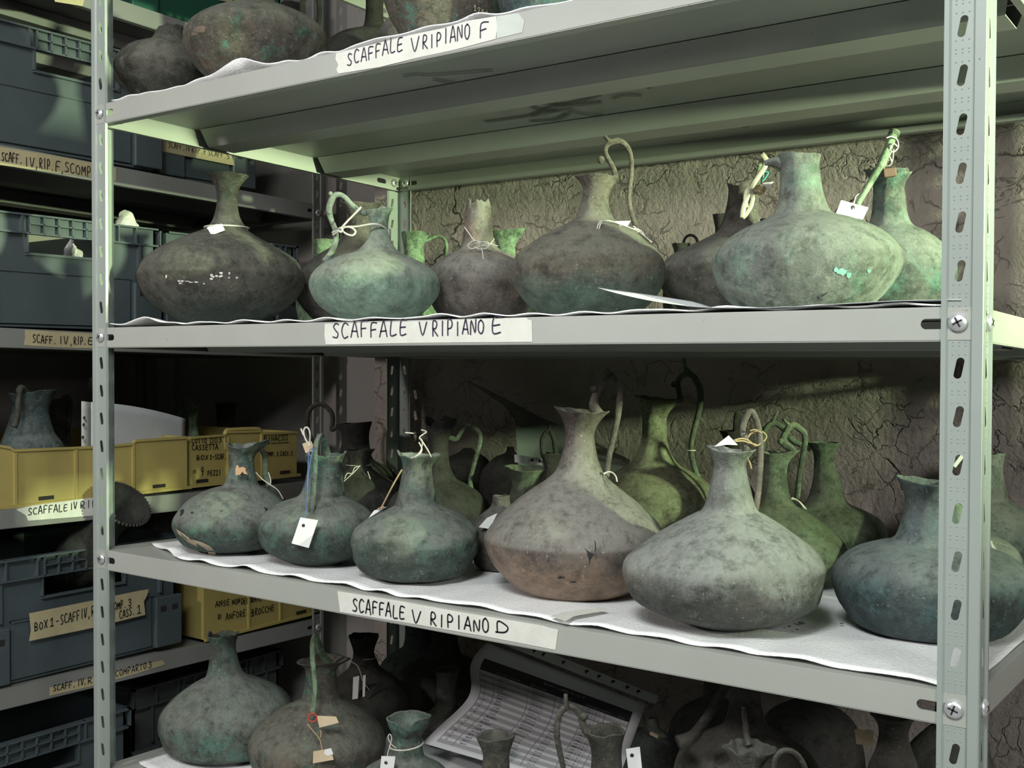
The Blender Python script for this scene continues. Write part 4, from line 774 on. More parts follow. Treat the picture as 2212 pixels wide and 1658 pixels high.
jug('C13', 'C', [(1990,2110,1934),(1955,2145,1870),(1945,2157,1780),(1950,2152,1680),(1965,2130,1622),(2000,2095,1580),(2015,2080,1562),(2020,2075,1520)], .30, 'dark jug behind the right upright at the bottom', m['dark'])
jug('C14', 'C', [(1722,1790,2080),(1702,1810,1980),(1700,1812,1880),(1712,1800,1790),(1735,1778,1735),(1738,1774,1710),(1730,1782,1690)], .06, 'jug below the bottom edge whose thin arched handle rises into view', m['dark'],
    handles=[{'p': [(1738,1700),(1739,1660),(1722,1630),(1700,1620),(1682,1628),(1672,1655),(1676,1720),(1706,1810)], 'r': 6.5}])
jug('C15', 'C', [(1490,1590,1697),(1458,1622,1672),(1442,1638,1622),(1447,1633,1572),(1470,1610,1535),(1505,1575,1513),(1518,1562,1500),(1520,1560,1460)], .43, 'brown-grey jug at the back wall left of the dusty brown one on the bottom shelf', m['purple'])
jug('C16', 'C', [(1375,1445,1791),(1352,1468,1745),(1345,1475,1680),(1350,1468,1630),(1368,1450,1592),(1392,1426,1572),(1398,1420,1550)], .29, 'small grey jug just right of the printed list, with a tan fragment on it', m['grey'])
C_OK = True
# ------------------------------------------------------------------ tags, cords, papers and small finds
def path3(key, pts, extra=0):
    dep = JUG[key][1]; return [onD(p[0], p[1], dep-(p[2] if len(p) > 2 else 0)-extra) for p in pts]
def cord_mesh(paths, r): 
    b = MB()
    for p in paths: b.tube(smooth_path(p, 6), r, 6)
    return b
def ptag(key, quad_px, d, mat, lab, hole=None, cords=(), cordmat=None, r=.0006, text=None, tmat=None, tw=.0007, curve=0, group=None, depths=None):
    dep = JUG[key][1]; Q = [onD(x, y, dep-(depths[i] if depths else d)) for i, (x, y) in enumerate(quad_px)]
    ctr = sum(Q, Vector())/4; root = empty('paper_tag', ctr, lab, 'tag', group or 'paper tags tied to the jugs')
    n = (Q[1]-Q[0]).cross(Q[3]-Q[0]).normalized()
    if n.dot(CAM-ctr) < 0: n = -n
    def mp(u, v, h=0):   # u along edge 0-1, v along edge 0-3
        p = Q[0]*(1-u)*(1-v)+Q[1]*u*(1-v)+Q[2]*u*v+Q[3]*(1-u)*v
        return p+n*(h+curve*math.sin(math.pi*u))
    b = MB(); b.grid(8, 6, lambda u, v: mp(u, v)); b.build('card', mat, root, solid=.0005)
    if hole:
        hp = onD(hole[0], hole[1], dep-d); hb = MB(); u0 = (hp-Q[0]).dot((Q[1]-Q[0]))/(Q[1]-Q[0]).length_squared; v0 = (hp-Q[0]).dot(Q[3]-Q[0])/(Q[3]-Q[0]).length_squared
        c0 = mp(u0, v0, .0005); t = (Q[1]-Q[0]).normalized(); w = n.cross(t); hb.add([c0+(t*math.cos(a*math.pi/8)+w*math.sin(a*math.pi/8))*.0019 for a in range(16)], [tuple(range(16))])
        hb.build('punched_hole', M['dark_slot'], root)
    if cords: cord_mesh([path3(key, c) for c in cords], r).build('cord', cordmat or M['string'], root, True)
    if text: lettering(root, strokes(text, rl), lambda u, v: mp(u, 1-v, .0007), tw, tmat or M['pencil'])
    return root
def cordthing(key, paths, mat, r, lab, name='cord', cat='string', group='cords and threads tied to the jugs'):
    o = cord_mesh([path3(key, p) for p in paths], r).build(name, mat, None, True); return tag(o, lab, cat, group)
def ring(key, y, hw, cx, r, mat, lab, tilt=0, n=24):
    """a cord loop around a neck"""
    P, dep, sc, root = JUG[key]; c = onD(cx, y, dep); ax = RT.copy(); ax.z = 0; ax.normalize(); ay = Vector((-ax.y, ax.x, 0)); R = hw/sc
    pts = [c+ax*(R*math.cos(2*math.pi*k/n))+ay*(R*math.sin(2*math.pi*k/n))+Vector((0, 0, tilt*R*math.cos(2*math.pi*k/n))) for k in range(n+1)]
    b = MB(); b.tube(pts, r, 6, cap=False); return b
# shelf E
ptag('E1', [(447,491),(479,483),(486,497),(457,508)], .052, M['card'], 'small white tag on the neck of the leftmost dark jug above eye level', cords=[[(447,496,.030),(452,489,.034),(468,485,.038),(482,487,.036)]], text=[('#',.2,.3,.35,.3),('1',.65,.75,.4,.2)], tw=.0006)
b = ring('E1', 492, 47, 490, .0011, M['string'], ''); tag(b.build('cord', M['string'], None, True), 'white cord around the neck of the leftmost dark jug above eye level', 'string', 'cords and threads tied to the jugs')
cordthing('E3', [[(780,447,.006),(765,463,.010),(750,478,.014),(735,495,.014)], [(735,496,.014),(748,490,.016),(772,489,.018),(800,484,.020),(818,485,.018),(832,493,.010),(838,505,.0),(832,510,-.018)], [(735,496,.014),(747,490,.018),(760,492,.019),(768,500,.019),(762,508,.019),(750,506,.018),(738,498,.015)], [(737,496,.015),(728,498,.010),(718,502,.004)], [(737,497,.015),(728,502,.010),(719,507,.004)], [(731,494,.016),(736,492,.019),(740,496,.019),(736,501,.018),(731,498,.017)]], M['string'], .0012, 'white string tied in a bow on the handle and neck of the pale green jug')
ptag('E3', [(839,494),(845,494),(844,523),(842,520)], .004, M['card'], 'white tag seen edge-on behind the neck of the pale green jug', depths=[.004,-.01,-.01,.004])
cordthing('E5', [[(1003,490,.03),(1012,502,.034),(1021,515,.040),(1033,525,.042),(1045,530,.042)], [(1045,527,.044),(1030,520,.044),(1018,522,.044),(1011,531,.045),(1020,537,.046),(1038,531,.046)], [(1030,525,.046),(1045,522,.046),(1056,525,.044),(1052,535,.046),(1036,538,.047),(1024,532,.046)], [(1042,531,.046),(1058,527,.040),(1068,515,.030)], [(1040,535,.047),(1043,548,.050),(1044,560,.053)], [(1036,522,.046),(1060,527,.042),(1075,531,.032)]], M['string'], .0006, 'thin beige string knotted around the plain brown jug with the broken neck')
cordthing('E7', [[(1289,496,.050),(1293,484,.050),(1300,477,.046),(1318,477,.040),(1340,484,.034),(1362,492,.028),(1380,500,.022)], [(1293,498,.050),(1296,488,.050),(1300,478,.047)], [(1368,488,.022),(1380,500,.024),(1392,510,.022),(1408,523,.018)], [(1362,496,.026),(1376,494,.024),(1388,503,.022),(1394,512,.022)], [(1355,492,.028),(1370,502,.026),(1385,498,.024)]], M['string'], .0007, 'pale string at the foot of the swan-neck handle')
ptag('E7', [(1329,478),(1362,477),(1356,487),(1340,488)], .022, M['card'], 'small pale tag lying on the shoulder of the swan-neck jug', depths=[.030,.014,.020,.034])
# strip, clip, fragment at the broken jug
dq = JUG['E9'][1]; b = MB()
L = [(1645,332),(1655,345),(1652,360),(1640,378),(1627,398),(1614,425),(1606,450),(1604,470)]; L2 = [(1604,470),(1612,462),(1622,445),(1626,425),(1620,408),(1612,412),(1610,432),(1613,448)]
for q, wd in ((L, .0040), (L2, .0034)):
    s = smooth_path([onD(x, y, dq-.075) for x, y in q], 5); b.tube(s, [wd*.22]*len(s), 8, 3.2, True, FW)
tag(b.build('plastic_strip', M['plastic_strip'], None, True), 'yellowed curled plastic strip hanging in front of the broken-rimmed jug', 'strip')
b = MB(); b.grid(14, 8, lambda u, v: onD(1638, 410, dq-.062)+Vector((math.cos(2*math.pi*u)*math.sin(math.pi*v)*.0085, math.sin(2*math.pi*u)*math.sin(math.pi*v)*.005, math.cos(math.pi*v)*.005))*(1+.35*noise.noise(Vector((u*5, v*5, 2)))), True)
tag(b.build('bronze_fragment', M['stone'], None, False), 'tan lumpy fragment tied at the neck of the broken-rimmed jug', 'fragment')
tag(cord_mesh([[onD(x, y, dq-.06) for x, y in ((1648,384),(1650,372),(1656,371),(1659,374),(1652,386),(1646,391))]], .0008).build('paper_clip', M['thread_teal'], None, True), 'teal green paper clip next to the tan fragment', 'paper clip')
ptag('E9', [(1649,395),(1672,392),(1661,406),(1648,404)], .058, M['card'], 'white tag held by the teal paper clip')
# rod-shaped handle leaning on the right-hand jug
dq = JUG['E11'][1]; rod = empty('bronze_rod', onD(1890, 360, dq-.05), 'green bronze rod-shaped handle leaning on the jug next to the right upright', 'handle fragment')
b = MB(); s = smooth_path([onD(x, y, dq-d) for x, y, d in ((1931,287,.035),(1924,305,.038),(1908,345,.046),(1890,378,.052),(1868,415,.060),(1852,443,.066))], 5); b.tube(s, [(.0046-.0022*i/(len(s)-1)) for i in range(len(s))], 10); b.build('shaft', M['verdigris'], rod, True)
b = MB(); b.tube([onD(1933, 283, dq-.034), onD(1929, 294, dq-.035)], .0053, 12); b.build('end_cap', M['green'], rod, True)
tag(cord_mesh([[onD(x, y, dq-d) for x, y, d in pp] for pp in ([(1914,298,.046),(1926,295,.046),(1938,302,.04),(1940,318,.04),(1930,328,.044),(1922,322,.046),(1930,310,.046),(1938,316,.042)], [(1930,322,.046),(1928,345,.040),(1920,360,.03)], [(1926,325,.046),(1914,350,.042),(1908,366,.03)], [(1920,335,.046),(1926,352,.04),(1914,358,.036),(1920,345,.04)])], .0007).build('cord', M['string'], None, True), 'white string knotted around the upper end of the bronze rod', 'string', 'cords and threads tied to the jugs')
b = MB(); q = onD(1921, 373, dq-.030); b.box(-.0060, .0060, -.004, .004, -.0042, .0042, lambda v: q+Matrix.Rotation(.5, 3, 'Z') @ (Matrix.Rotation(-.12, 3, 'Y') @ v)); tag(b.build('bronze_fragment', plain('rusty_brown_fragment', (.11,.06,.045), .7, bs=.6, bscale=150), None, bevel=.0008), 'rusty brown square fragment at the mouth of the jug with the leaning rod', 'fragment')
ptag('E11', [(1817,432),(1876,448),(1864,474),(1805,463)], .078, M['card'], 'white card tag at the lower end of the leaning bronze rod', hole=(1842,452), cords=[[(1842,452,.079),(1845,436,.074),(1849,424,.066),(1856,418,.060)]])
# curled sheet of paper on the shelf edge
def sheetE():
    def fn(u, v):
        x = .748+(1.046-.748)*u; y = -.0015+.125*v; c = max(0, 1-u/.36)
        z = .0046+c*c*.020*(1-.35*v)+.0012*math.sin(u*9+v*2); x2 = x-.012*c*c*(1-v)*.5+.030*c*v
        return mpV(x2, y, Z0+LIPA+z)
    b = MB(); b.grid(40, 12, fn); return b.build('paper_sheet', M['paper'], None, True, solid=.0003)
tag(sheetE(), 'white paper sheet with a curled-up left corner under the largest chalky jug', 'paper')
# shelf D
b = ring('D1', 979, 27, 522, .0005, M['thread_teal'], ''); tag(b.build('thread', M['thread_teal'], None, True), 'teal thread around the neck of the leftmost jug on the lower middle shelf', 'string', 'cords and threads tied to the jugs')
cordthing('D1', [[(553,1020,.012),(566,1034,.018),(583,1046,.022),(600,1058,.020),(612,1078,.016)], [(583,1046,.022),(585,1038,.020),(580,1020,.015)]], M['string'], .0007, 'beige string end on the right shoulder of the leftmost jug on the lower middle shelf')
def patch(key, poly, d, mat, lab, name='plaster_fill'):
    dep = JUG[key][1]; P = [onD(x, y, dep-dd) for (x, y), dd in zip(poly, d if isinstance(d, (list, tuple)) else [d]*len(poly))]; b = MB(); n = len(P); b.add(P+[p+ray(0, 0)*0+FW*.003 for p in P], [tuple(range(n))]+[(i, (i+1) % n, n+(i+1) % n, n+i) for i in range(n)])
    o = b.build(name, mat, JUG[key][3]); o['label'] = lab; return o
fillm = plain('ochre_restoration_fill', (.50,.33,.18), .85, bs=.4, bscale=200)
patch('D1', [(508,1013),(512,1004),(516,1010),(524,1008),(531,1011),(530,1016),(535,1024),(527,1023),(524,1018),(518,1025),(509,1026)], .0305, fillm, 'orange restoration patch on the neck')
ptag('D2', [(649,1117),(687,1123),(667,1183),(630,1173)], .079, M['card'], 'white inventory tag hanging in front of the strap-handled jug', hole=(658,1137), cords=[[(658,1136,.0795),(661,1105,.072),(664,1060,.062),(668,1010,.056),(676,968,.05)], [(660,1110,.075),(652,1118,.074),(642,1124,.072),(638,1128,.071)], [(676,968,.052),(668,975,.05),(666,1000,.052),(662,1060,.060)]], cordmat=M['thread_blue'], r=.0005, text=[('VB.SN0422',.08,.95,.0,.001)] and None)
qd = JUG['D2'][1]
Q = [onD(x, y, qd-.0797) for x, y in ((684,1127),(661,1180),(649,1177),(672,1124))]
lettering(JUG['D2'][3] if False else [o for o in bpy.data.objects if o.name.startswith('paper_tag')][-1], strokes([('VB.SN0422', .04, .96, .25, .55)], rl), lambda u, v: (Q[0]*(1-u)+Q[1]*u)*(1-v)+(Q[3]*(1-u)+Q[2]*u)*v, .0007, M['pencil'])
cordthing('D2', [[(668,962,.046),(670,940,.012),(667,926,.008),(660,923,.008),(656,932,.010),(660,948,.012),(668,960,.014)], [(656,940,.010),(652,930,.010),(650,925,.010)]], M['string'], .0011, 'pale cord loop behind the top of the upright strap handle')
ptag('D2', [(653,958),(672,952),(682,972),(660,978)], -.03, M['card_beige'], 'grey-beige tag behind the broken mouth of the strap-handled jug')
b = ring('D12', 1003, 27, 775, .0006, M['string'], ''); tag(b.build('cord', M['string'], None, True), 'thin string around the neck of the black flaring jug at the back left', 'string', 'cords and threads tied to the jugs')
cordthing('D12', [[(776,1006,.04),(766,1010,.045),(760,1022,.048),(750,1022,.05),(744,1034,.05)], [(778,1005,.04),(764,1020,.048),(742,1040,.052)], [(794,1018,.03),(797,1026,.034),(800,1034,.036)]], M['string'], .0007, 'loose string ends on the shoulder of the black flaring jug at the back left')
cordthing('D3', [[(888,989,.012),(902,982,.010),(910,970,.006),(912,955,.004),(906,945,.004),(915,937,.002),(921,932,.0),(910,928,-.004)], [(908,946,.006),(918,962,.008),(926,975,.012),(931,986,.020)], [(905,955,.006),(911,968,.01),(908,978,.012),(896,988,.014)], [(875,934,-.01),(888,935,-.01),(894,936,-.01)]], M['string'], .0008, 'white string bundle rising from the mouth of the dented blue-green jug')
ptag('D3', [(808,1102),(836,1094),(826,1100),(796,1118)], .012, M['card'], 'white tag seen edge-on at the left shoulder of the dented blue-green jug', cords=[[(868,1014,.018),(850,1045,.016),(828,1088,.014),(822,1097,.014)], [(822,1097,.015),(830,1094,.014),(816,1099,.015)]], cordmat=M['twine'], r=.0009)
ptag('D19', [(1034,1138),(1052,1118),(1074,1108),(1058,1142)], .036, M['card'], 'white tag in the gap left of the big brown jug', text=[('AN#1', .2, .8, .3, .3)], tw=.0006)
cordthing('D4', [[(1304,1024,.02),(1312,1019,.02),(1322,1020,.02),(1330,1028,.026),(1333,1040,.030)], [(1304,1022,.02),(1316,1019,.018),(1324,1022,.016)]], M['string'], .0008, 'white string at the lower end of the brown jug handle')
ptag('D5', [(1543,964),(1574,940),(1594,961),(1570,960)], .014, M['card'], 'white folded tag in the mouth of the biggest pale grey jug', text=[('V6', .45, .75, .3, .35)], tw=.0007)
cordthing('D5', [[(1585,951,.014),(1600,947,.010),(1615,950,.006),(1632,962,.004),(1646,955,.0),(1655,945,-.004),(1652,936,-.004),(1640,930,.0),(1622,936,.004),(1616,944,.006)], [(1588,953,.014),(1604,952,.010),(1618,956,.006),(1634,960,.004)], [(1620,930,.008),(1632,928,.008),(1645,935,.004)], [(1614,988,.01),(1620,1000,.012),(1623,1012,.012)]], M['twine'], .0008, 'brown twine looped around the handle of the biggest pale grey jug')
cordthing('D8', [[(1708,1077,.014),(1722,1080,.012),(1734,1090,.012),(1742,1100,.012)], [(1710,1074,.014),(1725,1082,.013),(1738,1098,.012)]], M['string'], .0007, 'white string at the handle foot of the smooth green jug')
b = ring('D7', 972, 9, 1493, .0007, M['string'], ''); tag(b.build('cord', M['string'], None, True), 'white thread around the curling handle of the yellow-green crusted jug', 'string', 'cords and threads tied to the jugs')
b = ring('D17', 1023, 37, 2127, .0006, M['thread_teal'], ''); tag(b.build('thread', M['thread_teal'], None, True), 'teal thread around the crusty jug neck right of the upright', 'string', 'cords and threads tied to the jugs')
cordthing('D18', [[(2138,1170,.05),(2148,1185,.052),(2156,1200,.054)], [(2140,1168,.05),(2143,1186,.052),(2146,1196,.054)]], M['string'], .0014, 'white tape ends on the pale jug shoulder right of the upright')
ptag('D17', [(2058,1005),(2078,978),(2084,985),(2064,1010)], .05, M['card'], 'white tag visible through a slot of the right upright')
# leaning document sleeve on shelf D
def lerp(P, t):
    n = len(P)-1; i = min(int(t*n), n-1); f = t*n-i; return tuple(a+(b_-a)*f for a, b_ in zip(P[i], P[i+1]))
def sleeveD():
    top = [(1010,822,0.535),(1074,852,0.555),(1120,876,0.570),(1168,901,0.575),(1217,922,0.570),(1290,958,0.555),(1361,993,0.535)]
    bot = [(1040,842,0.520),(1090,876,0.505),(1112,905,0.490),(1116,960,0.470),(1117,1012,0.455),(1235,1062,0.435),(1335,1105,0.425)]
    b = MB(); b.grid(36, 14, lambda u, v: onY(*(lambda a, c: (a[0]+(c[0]-a[0])*v, a[1]+(c[1]-a[1])*v, a[2]+(c[2]-a[2])*v))(lerp(top, u), lerp(bot, u))))
    root = empty('document_sleeve', onY(1200, 960, .45), 'curled clear plastic document sleeve leaning against the wall behind the brown jug', 'document sleeve')
    b.build('sheet', M['sleeve'], root, True, solid=.0004)
    s = MB(); s.add([onY(*p) for p in ((1111,981,.457),(1172,990,.450),(1172,1005,.447),(1112,998,.454))], [(0, 1, 2, 3)]); st = s.build('binding_strip', M['sleeve_strip'], root, solid=.0004)
    h = MB()
    for x, y in ((1150,993),(1166,995)):
        c0 = onY(x, y, .444); h.add([c0+RT*math.cos(a*math.pi/6)*.0024+UP*math.sin(a*math.pi/6)*.0024 for a in range(12)], [tuple(range(12))])
    h.build('punched_holes', M['dark_slot'], st)
sleeveD()
# crumbs and a strip of tape on the foam of shelf D
for k, (x, y, w) in enumerate(((1731,1345,.0022),(1705,1352,.0014),(1722,1359,.0012),(1818,1346,.0012))):
    b = MB(); q = onZ(x, y, Z0-S+LIPA+.006); b.grid(7, 4, lambda u, v: q+Vector((math.cos(2*math.pi*u)*math.sin(math.pi*v)*w*1.6, math.sin(2*math.pi*u)*math.sin(math.pi*v)*w, math.cos(math.pi*v)*w*.5)), True)
    tag(b.build('corrosion_crumb', M['teal_deep'], None), ['largest dark green crumb on the foam right of the biggest grey jug','dark crumb left of the largest crumb on the foam','dark crumb nearest the shelf edge on the foam','lone dark crumb close to the deep teal jug'][k], 'crumb', 'corrosion crumbs on the foam')
b = MB(); T = [onZ(x, y, Z0-S+LIPA+.0075) for x, y in ((1190,1330),(1225,1320),(1300,1312),(1312,1316),(1240,1330),(1222,1341))]; b.add(T, [tuple(range(6))]); tag(b.build('tape_scrap', M['tape'], None, solid=.0004), 'cream scrap of tape on the foam in front of the footed brown jug', 'tape')
# shelf C
ptag('C2', [(684,1545),(726,1547),(732,1560),(690,1571)], .078, M['card_beige'], 'beige cardboard tag beside the red thread ring on the mottled jug', text=[('68129', .24, .92, .32, .34)], tmat=M['ink_black'], tw=.0006)
b = MB(); q = onD(675, 1549, JUG['C2'][1]-.078); b.tube([q+RT*math.cos(a*math.pi/10)*.0052+UP*math.sin(a*math.pi/10)*.0050 for a in range(21)], .0009, 6, cap=False); tag(b.build('thread_ring', M['thread_red'], None, True), 'small red thread ring at the foot of the strap handle', 'string')
ptag('C2', [(677,1622),(714,1616),(721,1640),(676,1648)], .091, M['card_beige'], 'worn round-cornered paper tag with a white torn patch, hanging lowest on the mottled jug', cords=[[(664,1563,.081),(678,1580,.085),(690,1595,.088),(695,1612,.090),(697,1624,.0905)], [(692,1592,.088),(694,1582,.087),(691,1576,.086)]], cordmat=M['twine'], r=.0008, text=[('6504', .15, .7, .3, .4)], tmat=M['pencil'], tw=.0006)
b = MB(); b.add([onD(x, y, JUG['C2'][1]-.0918) for x, y in ((702,1618),(715,1615),(720,1628),(708,1632),(700,1627))], [tuple(range(5))]); o = b.build('torn_patch', M['card'], [o for o in bpy.data.objects if o.name.startswith('paper_tag')][-1])
ptag('C3', [(824,1632),(854,1633),(849,1672),(820,1670)], .040, M['card'], 'white tag at the small notched-mouth jug, bottom edge of the photo', hole=(835,1647), cords=[[(835,1646,.0405),(838,1625,.034),(844,1605,.026),(846,1592,.024),(842,1585,.024),(838,1592,.025),(845,1606,.028),(856,1615,.030)]], r=.0006)
b = ring('C3', 1607, 36, 878, .0011, M['string'], '', .1); tag(b.build('cord', M['string'], None, True), 'white cord around the neck of the small notched-mouth jug', 'string', 'cords and threads tied to the jugs')
ptag('C4', [(763,1462),(776,1459),(773,1508),(761,1510)], .056, M['card'], 'white tag turned sideways on the black flared jug, left one of two', cords=[[(757,1428,.03),(771,1436,.04),(778,1450,.05),(784,1470,.055),(798,1490,.05)]], r=.0005)
ptag('C4', [(784,1458),(790,1457),(788,1503),(783,1505)], .060, M['card'], 'narrow white tag on the black flared jug, right one of two')
b = ring('C4', 1417, 27, 789, .0006, M['string'], ''); tag(b.build('cord', M['string'], None, True), 'thin cord around the black flared jug on the bottom shelf', 'string', 'cords and threads tied to the jugs')
ptag('C8', [(1352,1617),(1382,1612),(1389,1680),(1360,1686)], .006, M['card'], 'white tag hanging at the right side of the arched-handle jug', hole=(1366,1631), text=None)
Q2 = [onD(x, y, JUG['C8'][1]-.0068) for x, y in ((1378,1622),(1382,1675),(1369,1676),(1366,1623))]
lettering([o for o in bpy.data.objects if o.name.startswith('paper_tag')][-1], strokes([('VB.SN', .05, .95, .2, .6)], rl), lambda u, v: (Q2[0]*(1-u)+Q2[1]*u)*v+(Q2[3]*(1-u)+Q2[2]*u)*(1-v), .0007, M['pencil'])
b = MB(); q = onD(1414, 1586, JUG['C16'][1]-.028); b.box(-.0055, .0055, -.002, .002, -.002, .002, lambda v: q+Matrix.Rotation(.25, 3, 'Y') @ v); tag(b.build('bronze_fragment', M['stone'], None, bevel=.0006), 'small tan sliver lying on the grey jug right of the printed list', 'fragment')
ptag('C12', [(1846,1574),(1888,1577),(1886,1610),(1850,1606)], .0, M['card_beige'], 'tan cardboard tag on the left side of the open-mouthed grey jug', text=[('2157', .3, .95, .3, .35)], tmat=M['pencil'], tw=.0006)
dq = JUG['C9'][1]; b = MB(); s = smooth_path([onD(x, y, dq-d) for x, y, d in ((1572,1478,.035),(1556,1500,.042),(1536,1535,.05),(1514,1568,.055),(1496,1590,.060),(1466,1604,.064))], 5); b.tube(s, [.0045+.0035*(i/len(s))**3 for i in range(len(s))], 10); tag(b.build('loose_handle', M['dark'], None, True), 'loose dark handle leaning diagonally on the left of the dusty brown jug', 'handle fragment')
# printed list in a plastic sleeve on shelf C
TL, TR, BL, BR = (1052,1387,.40), (1395,1520,.30), (912,1604,.262), (1322,1722,.115)
def PS(u, v, h=0):
    def P0(u, v):
        x = TL[0]*(1-u)*(1-v)+TR[0]*u*(1-v)+BL[0]*(1-u)*v+BR[0]*u*v; y = TL[1]*(1-u)*(1-v)+TR[1]*u*(1-v)+BL[1]*(1-u)*v+BR[1]*u*v; Y = TL[2]*(1-u)*(1-v)+TR[2]*u*(1-v)+BL[2]*(1-u)*v+BR[2]*u*v
        w = math.sin(math.pi*v); s = math.sin(2*math.pi*v); x += 34*w**2*(1-u)*math.sin(math.pi*min(1, v*1.1))-14*s*(1-u)**2; Y += .012*w*math.sin(math.pi*u)+.010*s*(1-u)
        return onY(x, y, Y)
    p = P0(u, v)
    if h: a = P0(u+.002, v)-p; c = P0(u, v+.002)-p; n = a.cross(c).normalized(); n = n if n.dot(CAM-p) > 0 else -n; p = p+n*h
    return p
doc = empty('printed_list', PS(.5, 1), 'printed inventory list in a clear punched sleeve leaning among the jugs on the bottom shelf', 'document')
b = MB(); b.grid(24, 32, lambda u, v: PS(u, v)); b.build('sheet', M['paper'], doc, True, solid=.0003)
def strip(u0, u1, v0, v1, h, nu=24, nv=2): b = MB(); b.grid(nu, nv, lambda u, v: PS(u0+(u1-u0)*u, v0+(v1-v0)*v, h)); return b
strip(.055, .945, .125, .235, .0005).build('table_header', plain('black_table_header', (.02,.02,.024), .6), doc)
rowb = MB(); lineb = MB(); NR = 24; v0r = .235; dv = (.955-v0r)/NR
for k in range(NR):
    if k % 2 == 1: s = strip(.055, .945, v0r+dv*k, v0r+dv*(k+1), .0005); rowb.add(s.v, s.f)
    s = strip(.055, .945, v0r+dv*(k+1)-.0012, v0r+dv*(k+1), .0006, 24, 1); lineb.add(s.v, s.f)
for uu in (.055, .135, .34, .50, .67, .80, .943): s = strip(uu, uu+.002, v0r, .955, .0006, 1, 30); lineb.add(s.v, s.f)
rowb.build('grey_rows', M['paper_grey'], doc); lineb.build('table_lines', M['pencil'], doc)
def type_line(entries, mat, name, h):
    """printed words set in the built-in typeface and laid onto the curved sheet; entries: text, u, v, size"""
    b = MB()
    for tx, u, v, sz in entries:
        cu = bpy.data.curves.new('type', 'FONT'); cu.body = tx; cu.size = 1; cu.resolution_u = 1; ob = bpy.data.objects.new('type', cu); COL.objects.link(ob)
        dg = bpy.context.evaluated_depsgraph_get(); me = bpy.data.meshes.new_from_object(ob.evaluated_get(dg))
        b.add([PS(u+w.co.x*sz*.72, v-w.co.y*sz, h) for w in me.vertices], [tuple(p.vertices) for p in me.polygons])
        bpy.data.objects.remove(ob); bpy.data.meshes.remove(me); bpy.data.curves.remove(cu)
    return b.build(name, mat, doc)
rr = random.Random(3); E_ = []
for k in range(NR-1):
    v = v0r+dv*(k+.8); E_ += [(str(k+1), .08, v, .020), (rr.choice(['110228','123685','68952','VB.SN0405','48947','6735','40619','VB.SN0411']), .16, v, .020), (str(rr.randint(100, 17999))+' brocca', .36, v, .020), ('brocca', .53, v, .020), ('scaffale V, rip. C', .68, v, .020)]
type_line(E_, M['ink_black'], 'table_text', .0008)
type_line([('BOX 1, scaffale V, rip. C', .42, .17, .034), ('n.', .07, .222, .026), ('Inventario Generale', .15, .222, .024), ('Altri inventari', .35, .222, .024), ('Oggetto', .54, .222, .024), ('Collocazione nel box', .68, .222, .024), ('Note', .88, .222, .024)], M['paper_grey'], 'header_text', .0008)
b = MB(); b.grid(20, 3, lambda u, v: PS(.06+1.0*u, -.115+.085*v, .0012)); st = b.build('binding_strip', M['sleeve_strip'], doc, solid=.0003)
h = MB()
for u in (.27, .33, .46, .61, .69, .78, .87, .94):
    c0 = PS(u, -.075, .0022); h.add([c0+RT*math.cos(a*math.pi/6)*.0026+UP*math.sin(a*math.pi/6)*.0026 for a in range(12)], [tuple(range(12))])
h.build('punched_holes', M['dark_slot'], st)
# ------------------------------------------------------------------ vessels and papers on the left unit
def zi(i, Y): return ZI+i*S+ITOP-KT*Y
LV['I'] = 0
_zs = zshelf
def vessel(key, sil, X, zb, lab, mat, **kw):
    wl, wr, wy = max(sil, key=lambda q: q[1]-q[0]); Y = onX((wl+wr)/2, wy, X).y
    globals()['zshelf'] = lambda lv, y: zb
    # the vessel stands on the left unit: use its own distance plane
    r = jug(key, 'I', sil, Y, lab, mat, **kw); globals()['zshelf'] = _zs; return r
vessel('V1', [(40,100,1072),(20,120,1050),(5,140,1015),(-2,140,985),(5,132,960),(14,115,935),(24,106,905),(30,104,885),(28,112,862),(22,124,848)], XI-.10, zd+.004, 'dark green jug with flaring mouth and rosette handle in the long yellow bin', M['teal_deep'], trefoil=.10, spout=.3, dent=.015,
    handles=[{'p': [(58,850,.03),(48,838,.045),(42,842,.055),(40,865,.060),(38,895,.064),(34,915,.068),(30,922,.070)], 'r': [7,7,7,6,6,6,7], 'mat': M['dark'], 'knob': [(31,922,12)]}])
vessel('V2', [(100,150,1068),(85,165,1040),(82,168,1000),(95,155,975),(105,145,950),(104,146,900),(92,150,862)], XI-.21, zd+.004, 'black jug with a loop handle behind the rosette-handled jug', M['black'], handles=[{'p': [(135,862),(146,855),(152,872),(150,905),(146,930),(150,955)], 'r': 5}])
vessel('V3', [(405,440,1068),(392,452,1045),(388,456,1010),(396,448,980),(404,436,960),(407,430,940),(408,426,915),(402,430,872)], XI-.22, zd+.004, 'small green jug with a doubled handle behind the yellow bins', M['verdigris'], trefoil=.15, spout=0, handles=[{'p': [(410,880),(404,864),(396,862),(391,872),(390,900),(394,930),(402,955)], 'r': 4.5}])
vessel('V4', [(468,510,1066),(455,525,1040),(450,530,1005),(460,518,970),(468,508,940),(469,506,905),(466,511,870)], XI-.26, zd+.004, 'dark blue-green jug neck in shadow right of the small green jug', M['black'])
